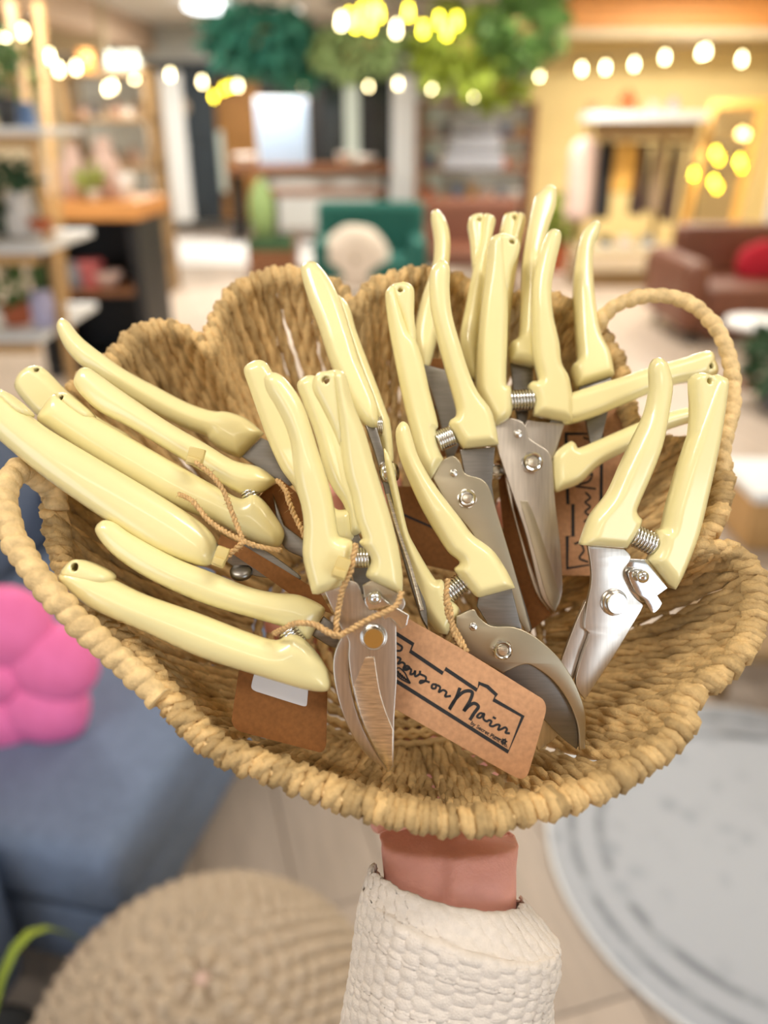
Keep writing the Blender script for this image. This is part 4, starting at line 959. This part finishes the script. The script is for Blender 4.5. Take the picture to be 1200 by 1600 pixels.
mobj('pivot_bolt', lathe_mesh('pivot_bolt', [(0.0062,-0.002),(0.0062,0.001),(0.0045,0.0018),(0.0044,0.0035),(0.0001,0.0036)], 24), CHROME, r, pl.M @ Matrix.Translation((p_.x, p_.y, 0.004)) @ Matrix.Rotation(math.radians(58), 4, 'Y'))
# --- straight snips with the olive blade
pl = Plane(727, 781, 0.405, 0.0, 0.06); r = shears('snips with a straight olive-toned blade and hex nut, left of the brown-bladed snips', pl)
handle(r, pl, [(602,462),(608,452),(615,449),(622,470),(638,520),(650,535),(661,568),(670,609),(680,647),(684,668),(680,674),(684,700),(692,718,1),(673,750,1),(654,720),(642,675),(629,622),(616,558),(607,508)],
       lug=[(610,452),(629,443),(642,447),(647,458),(647,495),(650,532),(640,540),(628,500)], hole=(625,458,4.5), label='pale cream handle with a hanging hole')
handle(r, pl, [(672,428),(680,414),(692,408),(702,419),(702,457),(706,495),(718,539),(732,584),(746,615),(765,641),(773,666),(778,695,1),(724,701,1),(714,688),(702,666),(703,658),(711,652),(713,641),(705,609),(694,571),(683,527),(673,479)], tip=(688,410))
plate('blade', r, pl, [(676,748,1),(689,721,1),(707,713),(719,724),(727,741),(751,749),(764,764),(773,792,1),(802,887,1),(829,985,1),(822,990,1),(800,950),(765,885),(735,830),(700,790)], 0.0024, 0.0004, STEEL_O, z=0.001)
plate('counter_blade', r, pl, [(719,702,1),(774,698,1),(769,757,1),(775,792),(803,885),(832,982),(829,990,1),(790,930),(745,820),(730,760)], 0.0024, 0.0004, STEEL_D, z=-0.002)
nut(r, pl, (728,780), 14, 0.0022); rivet(r, pl, (708,740), 6, 0.0022)
spring(r, pl, (684,690), (708,680), 15, 7)
# --- bypass pair with the hooked blade
pl = Plane(783, 1013, 0.376, 0.0, 0.04); r = shears('bypass pruners with a big olive hooked blade curling down at lower right', pl)
handle(r, pl, [(618,676),(627,660),(637,664),(643,681),(653,713),(672,748),(694,779),(719,811),(738,836),(767,858),(786,884),(798,906),(803,918,1),(748,933,1),(741,930),(716,899),(710,889),(718,878),(700,862),(681,833),(659,795),(640,754),(624,713)], tip=(626,662))
handle(r, pl, [(600,700),(612,720),(625,775),(637,828),(648,852),(680,905),(692,907),(704,935),(718,953),(708,976),(699,992,1),(684,988),(669,969),(656,944),(646,909),(634,868),(618,800),(603,730)], z=-0.004)
plate('tang', r, pl, [(748,932,1),(799,918,1),(815,982,1),(764,978,1),(745,947,1)], 0.0024, 0.0004, STEEL_D, z=-0.0006)
plate('hook_blade', r, pl, [(712,962,1),(738,951),(748,964),(767,977),(802,979),(833,993),(865,1020),(884,1045),(899,1072),(912,1112),(912,1168,1),(903,1170,1),(900,1131),(885,1093),(860,1060),(828,1038),(812,1038),(785,1050,1),(748,1030),(731,1020),(714,992)], 0.0026, 0.0005, STEEL_O, z=0.0018)
plate('cutting_blade', r, pl, [(740,990),(790,1000),(850,1030),(880,1070),(900,1120),(905,1160),(901,1171,1),(877,1152),(852,1127),(820,1095),(785,1060),(755,1030)], 0.0022, 0.0004, STEEL_D, z=-0.0008)
nut(r, pl, (782,1013), 15, 0.0032); rivet(r, pl, (738,978), 6.5, 0.003)
spring(r, pl, (700,928), (732,905), 15, 8, -0.003)
# --- snips with the brown blade
pl = Plane(828, 724, 0.424, 0.0, 0.06); r = shears('snips with a warm brown straight blade and hex nut, upright in the middle', pl)
handle(r, pl, [(764,380),(772,371),(786,371),(789,400),(791,430),(792,470),(792,512),(790,602),(797,607),(797,650),(772,668,1),(752,630),(744,607),(746,543),(752,480),(760,423)],
       lug=[(775,371),(802,372),(811,382),(809,400),(798,426),(792,458),(780,440)], hole=(798,383,5))
handle(r, pl, [(853,369),(863,360),(875,365),(875,380),(866,417),(860,455),(863,496),(872,537),(876,569),(887,591),(893,626),(893,661,1),(834,649,1),(833,626),(826,603),(830,598),(841,594),(834,559),(831,496),(833,442),(841,401)], tip=(868,362))
plate('blade', r, pl, [(773,665,1),(798,654,1),(817,662),(825,684),(833,691),(855,706),(862,722,1),(866,782),(875,862),(877,925),(866,957,1),(853,944),(843,925),(821,836),(802,779),(789,741),(776,700)], 0.0024, 0.0004, STEEL, z=0.001)
plate('ground_bevel', r, pl, [(811,783,1),(823,784,1),(833,805),(855,870),(874,932,1),(866,956,1),(852,930),(830,850)], 0.0008, 0.0002, STEEL_O, z=0.0022)
plate('counter_blade', r, pl, [(824,656,1),(883,662,1),(865,713,1),(850,740),(800,770),(846,930),(862,958,1),(838,926),(815,850),(790,745),(800,715)], 0.0024, 0.0004, STEEL, z=-0.002)
nut(r, pl, (829,724), 16, 0.0022); rivet(r, pl, (808,679), 6.5, 0.0022)
spring(r, pl, (797,626), (835,624), 15, 8)
# --- back pairs
pl = Plane(710, 450, 0.452, 0.0, 0.22); r = shears('shears at the back whose curled tip rises left of the tall upright handles', pl)
handle(r, pl, [(674,331),(683,324),(695,337),(703,363),(703,398),(697,440),(690,490),(680,540),(668,575),(655,565),(649,531),(650,505),(660,461),(676,413),(679,372)], tip=(680,326), z=-0.004)
handle(r, pl, [(755,340),(768,341),(773,349),(768,372),(760,417),(752,480),(748,540),(744,592),(730,580),(719,531),(727,480),(740,417),(750,380)],
       lug=[(731,349),(739,339),(755,340),(752,400),(742,420),(738,415),(735,379)], hole=(747,350,4.5))
plate('blade', r, pl, [(660,570,1),(740,590,1),(735,640),(715,700),(700,720),(685,650)], 0.0024, 0.0004, STEEL_D)
nut(r, pl, (775,735), 12, -0.004)
pl = Plane(830, 450, 0.452, 0.0, 0.22); r = shears('tallest shears at the back, the straight tip rising above all others', pl)
handle(r, pl, [(841,309),(853,299),(866,305),(865,331),(853,369),(842,417),(838,470),(836,512),(834,577,1),(796,569,1),(794,545),(808,532),(812,480),(815,417),(823,360),(833,318)], tip=(855,300), z=0.004)
handle(r, pl, [(813,322),(822,324),(824,335),(817,372),(806,440),(800,500),(795,560),(780,560),(782,480),(784,420),(792,380)],
       lug=[(782,369),(790,327),(800,320),(812,322),(808,370),(800,420),(788,410)], hole=(806,332,4), z=-0.010)
plate('blade', r, pl, [(797,566,1),(832,574,1),(830,620),(815,680),(805,640)], 0.0024, 0.0004, STEEL_D)
pl = Plane(920, 470, 0.452, 0.0, 0.22); r = shears('shears with a single curved handle standing at the back right rim', pl)
handle(r, pl, [(899,410),(905,378),(913,360),(929,347),(938,355),(933,372),(926,391),(925,432),(929,480),(937,524),(951,553),(958,588,1),(901,607,1),(892,577),(902,562),(899,512),(896,448)], tip=(932,350))
plate('blade', r, pl, [(904,602,1),(955,588,1),(950,640),(930,710),(915,660)], 0.0024, 0.0004, STEEL_D)
# --- pair lying across to the right
pl = Plane(1000, 640, 0.428, -0.02, 0.06); r = shears('shears lying sideways across the right rim, handles pointing right', pl)
handle(r, pl, [(880,618),(892,615),(950,597),(1011,577),(1070,560),(1104,550),(1114,562),(1105,586),(1090,594),(1049,602),(983,628),(932,650),(892,662),(878,660)],
       lug=[(1070,562),(1104,551),(1116,567),(1120,580),(1115,588),(1090,592),(1065,590)], hole=(1105,576,4.5))
handle(r, pl, [(864,714),(889,691),(897,694),(902,701),(925,692),(957,678),(1010,656),(1077,637),(1130,632),(1147,636),(1149,642),(1145,649),(1100,655),(1043,672),(995,697),(938,726),(907,754),(885,764),(865,766)], tip=(1148,642))
plate('blade', r, pl, [(866,760,1),(866,716,1),(885,650,1),(870,640),(840,690),(800,720),(780,735),(800,745)], 0.0024, 0.0004, STEEL_D)
# --- right-hand pair with the silver blade
pl = Plane(956, 940, 0.378, 0.13, -0.04); r = shears('shears at the right with a bright bluish silver blade and domed pivot', pl)
handle(r, pl, [(1016,574),(1024,560),(1036,564),(1044,580),(1048,605),(1043,640),(1033,691),(1017,735),(1001,772),(991,797),(994,806),(999,813),(990,835),(975,856,1),(907,851,1),(916,824),(926,802),(951,770),(970,729),(989,688),(1008,647),(1016,609)], tip=(1028,561))
handle(r, pl, [(1112,588),(1125,590),(1133,596),(1130,631),(1120,694),(1103,773),(1087,837),(1065,894),(1051,920,1),(1013,875,1),(1024,852),(1028,830),(1036,824),(1043,792),(1059,735),(1075,688),(1092,640)],
       lug=[(1079,592),(1092,583),(1108,587),(1120,592),(1105,650),(1085,700),(1070,710),(1077,680),(1080,640)], hole=(1100,597,5.5))
plate('blade', r, pl, [(916,852,1),(973,857,1),(983,871),(971,894),(979,916),(989,932),(1003,944,1),(998,955,1),(960,1018),(935,1056),(912,1091,1),(902,1080),(897,1062),(906,1025),(918,990),(911,980),(914,947),(921,912),(921,885)], 0.0024, 0.0004, STEEL, z=0.001)
plate('counter_blade', r, pl, [(916,940,1),(950,950),(950,1000),(897,1062),(886,1105),(872,1150),(842,1174,1),(838,1158),(858,1090),(879,1031),(900,975)], 0.0024, 0.0004, STEEL, z=-0.002)
plate('tang', r, pl, [(982,873,1),(1012,874,1),(1044,919,1),(1026,932,1),(1000,940),(975,905)], 0.002, 0.0004, CHROME, z=-0.001)
boss(r, pl, (956,940), 21, 0.0022)
plate('catch_lever', r, pl, [(975,893),(985,886),(998,889),(1006,905),(1028,940,1),(1022,950),(1012,955),(1000,935),(988,925),(980,910)], 0.0016, 0.0004, CHROME, z=0.0040)
ball(r, pl, (992,898), 10, 0.0042)
spring(r, pl, (985,833), (1024,852), 16, 8, -0.001)
# --- left bunch
pl = Plane(250, 620, 0.410, 0.05, 0.08); r = shears('topmost shears of the left bunch, long curved handle over the rim', pl)
handle(r, pl, [(89,512),(95,498),(107,503),(127,527),(161,554),(199,580),(244,604),(292,629),(330,642),(356,644),(386,655),(412,677,1),(375,716,1),(352,707),(328,690),(324,683),(292,670),(244,647),(195,617),(150,585),(124,569),(101,542)], thick=0.016, bev=0.0065, tip=(93,502))
handle(r, pl, [(22,606),(25,587),(38,574),(52,571),(75,585),(110,618),(150,650),(200,680),(180,690),(120,672),(64,653),(41,632)], thick=0.015, bev=0.0055, lug=[(45,572),(60,571),(70,577),(98,606),(125,630),(100,630),(60,595)], hole=(58,579,4.5), z=-0.004)
plate('blade', r, pl, [(378,714,1),(408,684,1),(435,700),(460,745),(450,760),(410,735)], 0.0024, 0.0004, STEEL_D)
pl = Plane(260, 710, 0.388, 0.04, 0.06); r = shears('second shears down the left bunch, spring showing between two glossy handles', pl)
handle(r, pl, [(116,599),(123,579),(138,575),(157,587),(195,614),(262,659),(319,692),(364,719),(405,730),(431,750),(427,757),(405,771),(380,772),(360,764),(319,739),(262,704),(206,670),(157,644),(131,621)], thick=0.017, bev=0.0072, tip=(120,585))
handle(r, pl, [(64,659),(75,636),(90,619),(108,624),(142,648),(180,670),(244,707),(300,739),(345,764),(378,780),(397,773),(416,786),(442,824),(444,842),(431,857),(394,846),(337,816),(281,794),(206,752),(131,707),(82,674)], thick=0.0175, bev=0.0075, z=0.003,
       lug=[(92,620),(110,618),(135,636),(150,652),(140,660),(110,640)], hole=(107,627,4))
plate('blade', r, pl, [(425,770,1),(443,820,1),(480,850),(500,880),(470,870),(440,850)], 0.0024, 0.0004, STEEL_D, z=-0.004)
spring(r, pl, (388,762), (396,785), 13, 5, 0.001)
pl = Plane(180, 750, 0.370, 0.05, 0.04); r = shears('third shears down the left bunch, its thick handle running off the left edge', pl)
handle(r, pl, [(-34,640),(-28,612),(-8,606),(19,624),(41,644),(75,670),(131,704),(187,737),(244,771),(292,801),(322,824),(336,842),(339,860),(331,881),(310,884),(247,862),(185,825),(122,783),(60,738),(0,688),(-25,664)], thick=0.018, bev=0.0078,
       lug=[(-12,607),(10,612),(36,632),(50,648),(35,650),(5,625)], hole=(4,618,4))
plate('blade', r, pl, [(330,862,1),(340,845,1),(400,855),(440,878),(470,905),(430,905),(380,895)], 0.003, 0.0004, STEEL_D, z=-0.004)
p_ = pl.uv(376, 894)
mobj('pivot_bolt', lathe_mesh('pivot_bolt', [(0.0052,-0.001),(0.0052,0.001),(0.0040,0.002),(0.0001,0.0024)], 24), STEEL_D, r, pl.M @ Matrix.Translation((p_.x, p_.y, -0.002)) @ Matrix.Rotation(math.radians(-50), 4, 'X'))
pl = Plane(310, 960, 0.356, 0.06, 0.06); r = shears('lowest shears of the left bunch with a big hole at the handle end', pl)
handle(r, pl, [(143,830),(153,813),(172,815),(198,833),(268,871),(331,896),(385,917),(427,927),(468,931),(506,950),(502,967),(492,985),(481,1001),(462,990),(435,979),(393,967),(310,942),(227,904),(172,867)], thick=0.0165, bev=0.0072, tip=(147,818), z=-0.006)
handle(r, pl, [(93,908),(98,893),(110,886),(140,890),(177,905),(227,929),(310,958),(385,987),(431,1000),(456,989),(477,1000),(502,1029),(517,1058),(512,1079),(477,1077),(393,1052),(310,1025),(227,987),(143,950)], thick=0.018, bev=0.0078,
       lug=[(98,900),(106,883),(122,874),(148,881),(178,899),(165,915),(120,910)], hole=(124,886,7))
spring(r, pl, (450,984), (462,1006), 15, 5, -0.002)
plate('blade', r, pl, [(485,995,1),(505,965,1),(530,985),(545,1010),(520,1015)], 0.0024, 0.0004, STEEL_D, z=-0.010)

# ================================================================== hang tags
def tag(label, pl, pts, m, group='kraft tags tied to the shears'):
    t = thing('hang_tag', label, 'tag', pl.M.translation, 0, group)
    c = plate('card', t, pl, pts, 0.0006, 0.0001, m, sub=6, res=1)
    return t, c
def twine(t, pts, rad=0.0013):
    q = [P(*p)-WM[t.name].translation for p in pts]; q = cr_open(q, 8); q, L = resample(q, max(12, int(len(q)*1.2)))
    mobj('twine', rope_mesh('twine', q, rad, 0.0042, 2, 5, wob=0.15), TWINE, t, Matrix.Translation(WM[t.name].translation))
    vs, fs = [], []                                   # loose hairs
    for k in range(0, len(q), 2):
        for _ in range(2):
            d = Vector((random.gauss(0,1), random.gauss(0,1), random.gauss(0,1))).normalized()*random.uniform(0.0012, 0.004)
            b = len(vs); s = d.cross(Vector((0.3,1,0.2))).normalized()*0.00006
            vs += [q[k]-s, q[k]+s, q[k]+d*0.6+Vector((0,0,-0.0004))+s, q[k]+d+Vector((0,0,-0.0012))]; fs.append((b, b+1, b+2, b+3))
    h = mobj('twine_fibres', py_mesh('twine_fibres', vs, fs), TWINE, t, Matrix.Translation(WM[t.name].translation)); h['kind'] = 'stuff'
def clip(t, px, py, d, rz, sx=0.0075, sy=0.010):
    M = Matrix.Translation(P(px, py, d)) @ CR.to_4x4() @ Matrix.Rotation(rz, 4, 'Z')
    c = mobj('cord_clip', box_mesh('cord_clip', sx, sy, 0.0035, 0.0006), CLIPM, t, M); sharp(c)
    mobj('clip_fold', box_mesh('clip_fold', sx*0.92, sy*0.35, 0.0014, 0.0004), CLIPM, c, M @ Matrix.Translation((0, -sy*0.22, 0.0022)))
def strokes(card, pl, lines, rp, name='print', z=0.0003, smooth=True):
    ms = []
    for ln in lines:
        q = [pl.uv(x, y) for x, y in ln]
        q = cr_open(q, 5) if (smooth and len(q) > 2) else q
        r = pl.r(0, 0, rp); vs, fs = [], []
        for i, p in enumerate(q):
            a = q[max(0, i-1)]; b = q[min(len(q)-1, i+1)]; d = (b-a).normalized(); s = Vector((-d.y, d.x, 0))*r
            if i == 0: p = p-d*r*0.6
            if i == len(q)-1: p = p+d*r*0.6
            vs += [p+s+Vector((0,0,z)), p+s+Vector((0,0,z+0.00012)), p-s+Vector((0,0,z+0.00012)), p-s+Vector((0,0,z))]
        for i in range(len(q)-1):
            for k in range(4):
                a, b = i*4+k, i*4+(k+1) % 4; fs.append((a, b, b+4, a+4))
        fs += [(0,1,2,3), tuple(len(vs)-4+k for k in (3,2,1,0))]
        ms.append(py_mesh(name, vs, fs))
    return mobj(name, merge(name, ms), INK, card, pl.M, smooth=False)
def Z1(*pts): return [(600+x/4.615, 960+y/4.615) for x, y in pts]
pl = Plane(730, 1090, 0.357, -0.02, 0.10)
t, c = tag('kraft tag stamped "on Main" lying in front under the hooked blade', pl, [(600,946,1),(637,966,1),(727,1017,1),(838,1086),(849,1094),(853,1108),(848,1130,1),(826,1206),(820,1215),(810,1216),(795,1209,1),(616,1107,1),(585,1090,1)], KRAFT)
strokes(c, pl, [Z1((60,120),(210,215),(190,265),(425,425),(440,390),(670,545),(685,495),(745,520),(810,580),(790,615),(1000,735),(895,990),(60,462))], 2.9, 'stamped_frame', smooth=False)
strokes(c, pl, [Z1((545,535),(520,600),(470,685),(515,610),(580,555),(635,560),(620,620),(575,695),(610,660),(650,640),(680,665),(650,710),(622,755))], 2.6, 'lettering')
strokes(c, pl, [Z1((718,716),(692,712),(670,736),(694,744),(722,714),(716,750),(738,770),(758,762),(774,772),(762,798),(784,806),(812,794),(834,800),(822,830),(846,826),(872,814),(886,828),(876,852),(902,856)),
               Z1((788,741),(795,745),(802,749)),
               Z1((85,305),(120,320),(100,355),(130,345),(150,360),(140,390),(160,400),(185,385),(165,370),(150,385),(195,395),(190,430),(215,425),(225,405),(225,445),(255,430),(260,410)),
               Z1((260,430),(300,450),(295,480),(260,495),(265,478),(300,480),(325,488)),
               Z1((375,505),(350,505),(345,530),(370,532),(380,510),(405,525),(395,560),(425,545),(450,560),(440,590),(478,588)),
               Z1((80,200),(105,215),(130,235),(120,260),(85,262))], 1.7, 'lettering')
leaf = [Z1((80,395),(110,385),(150,420),(170,460),(188,495),(150,480),(110,455),(85,425),(80,395))]+[Z1((90+k*14,395+k*14),(100+k*14,440+k*8)) for k in range(6)]+[Z1((85,400),(185,492))]
strokes(c, pl, leaf, 1.1, 'stamped_feather')
fl = [Z1((865+22*math.cos(a), 915+22*math.sin(a)),(865+8*math.cos(a+0.4), 915+8*math.sin(a+0.4))) for a in [k*1.047 for k in range(6)]]+[Z1(*[(865+14*math.cos(k*0.63), 915+14*math.sin(k*0.63)) for k in range(11)])]+[Z1((800,880),(845,903))]
strokes(c, pl, fl, 0.9, 'stamped_flower')
def print_text(card, pl, body, px, py, ang, size_px, name='small_lettering'):
    cu = bpy.data.curves.new(name, 'FONT'); cu.body = body; cu.size = pl.r(0, 0, size_px); cu.extrude = 0.00005; cu.offset = cu.size*0.018
    ob = bpy.data.objects.new('tmp', cu); me = bpy.data.meshes.new_from_object(ob)
    bpy.data.objects.remove(ob); bpy.data.curves.remove(cu); me.materials.clear()
    p = pl.uv(px, py)
    return mobj(name, me, INK, card, pl.M @ Matrix.Translation((p.x, p.y, 0.0004)) @ Matrix.Rotation(ang, 4, 'Z'), smooth=False)
print_text(c, pl, 'by Secret Plant Co.', 734.5, 1131, -math.atan2(110, 175), 8.6)
twine(t, [(700,905,0.362),(697,930,0.360),(700,960,0.360),(712,985,0.361),(722,1003,0.361),(729,1018,0.359)])
twine(t, [(697,925,0.361),(704,955,0.359),(708,985,0.360),(722,1012,0.360)])
# bottom-left card with a sticker
pl = Plane(435, 1110, 0.363, 0.02, 0.08)
t, c = tag('plain brown kraft tag with a white sticker below the lowest left handle', pl, [(376,1035,1),(372,1055,1),(363,1118),(363,1130),(372,1141),(390,1147,1),(490,1173),(502,1175),(509,1166),(510,1150,1),(512,1060,1)], KRAFT_D)
plate('sticker', t, pl, [(398,1050,1),(393,1070),(394,1076),(400,1080,1),(470,1102),(478,1103),(480,1098),(482,1070,1)], 0.0003, 0.0001, STICK, z=0.0005, parent=c)
twine(t, [(428,990,0.350),(440,984,0.345),(462,974,0.340),(492,976,0.338),(515,990,0.336),(535,992,0.334)])
# tag tied to the front shears, string only in view on top
pl = Plane(450, 830, 0.394, 0.0, 0.05)
t, c = tag('dark folded kraft tag wedged between the left bunch and the front handles', pl, [(405,778),(412,768,1),(440,750,1),(470,775,1),(500,850,1),(520,910,1),(498,905,1),(440,830,1),(408,790)], KRAFT_D)
twine(t, [(433,750,0.380),(446,765,0.376),(452,785,0.372),(460,805,0.372),(472,828,0.37),(476,840,0.37)])
pl = Plane(440, 880, 0.372, 0.1, 0.0)
t, c = tag('brown kraft tag under the string knot in the left bunch', pl, [(345,835,1),(380,852,1),(440,888,1),(500,925,1),(520,960,1),(470,940,1),(400,890,1),(340,850,1)], KRAFT_D)
twine(t, [(306,722,0.368),(330,742,0.364),(350,768,0.362),(362,800,0.360),(374,830,0.358),(381,845,0.357)])
twine(t, [(280,772,0.372),(300,782,0.366),(325,812,0.362),(350,830,0.359),(381,846,0.356),(410,855,0.357),(440,860,0.360)])
twine(t, [(381,846,0.356),(368,858,0.356),(352,872,0.355),(346,880,0.354)])
clip(t, 306, 714, 0.372, -0.25, 0.0075, 0.0085); clip(t, 345, 870, 0.352, -0.35, 0.0055, 0.0090)
pl = Plane(560, 1010, 0.352, 0.0, 0.0)
t = thing('twine_loop', 'jute twine loop tied across the front blade with a beige clip', 'twine', pl.M.translation)
twine(t, [(556,850,0.338),(552,872,0.336),(548,892,0.336),(540,908,0.336),(534,925,0.338),(530,945,0.340),(526,970,0.340),(526,992,0.339)])
twine(t, [(460,973,0.340),(490,975,0.339),(510,985,0.338),(526,994,0.337),(545,985,0.337),(575,968,0.337),(600,957,0.337),(620,945,0.338),(628,925,0.340)])
clip(t, 533, 888, 0.335, -0.35, 0.0062, 0.0092)
# tags behind
def stamp_frame(c, pl, pts, rp=2.6): strokes(c, pl, [pts], rp, 'stamped_frame', smooth=False)
pl = Plane(930, 760, 0.446, 0.0, 0.1)
t, c = tag('kraft tag standing behind the right shears with sideways lettering', pl, [(868,650),(874,642,1),(965,636,1),(974,646),(982,700,1),(970,890),(962,900,1),(870,898),(862,888)], KRAFT)
stamp_frame(c, pl, [(884,678),(940,678),(938,880),(886,888),(886,838),(895,838),(895,788),(887,788),(884,678)])
strokes(c, pl, [[(912,684),(925,690),(915,700)],[(900,760),(930,764)],[(915,745),(925,740),(920,752),(905,757)],[(915,770),(922,778),(914,785),(922,792),(914,800),(922,808),(913,815)],[(898,850),(905,848),(912,860),(905,872),(918,878)]], 1.6, 'lettering')
pl = Plane(690, 640, 0.445, 0.0, 0.1)
t, c = tag('kraft tag half hidden behind the olive-bladed snips near the back rim', pl, [(660,560,1),(715,560,1),(745,700,1),(690,715,1)], KRAFT_D)
stamp_frame(c, pl, [(672,636),(715,640),(725,690)], 1.8)
strokes(c, pl, [[(686,622),(692,624)],[(690,650),(696,658),(690,664)]], 2.2, 'lettering')
pl = Plane(820, 860, 0.432, 0.0, 0.1)
t, c = tag('kraft tag deep in the basket behind the brown blade', pl, [(775,720,1),(800,715,1),(862,960,1),(830,985,1),(790,860,1)], KRAFT_D)
pl = Plane(660, 800, 0.432, 0.0, 0.1)
t, c = tag('kraft tag deep in the basket beside the edge-on shears', pl, [(600,760,1),(690,760,1),(740,900,1),(650,880,1)], KRAFT_D)
stamp_frame(c, pl, [(620,800),(690,830),(700,860)], 1.8)
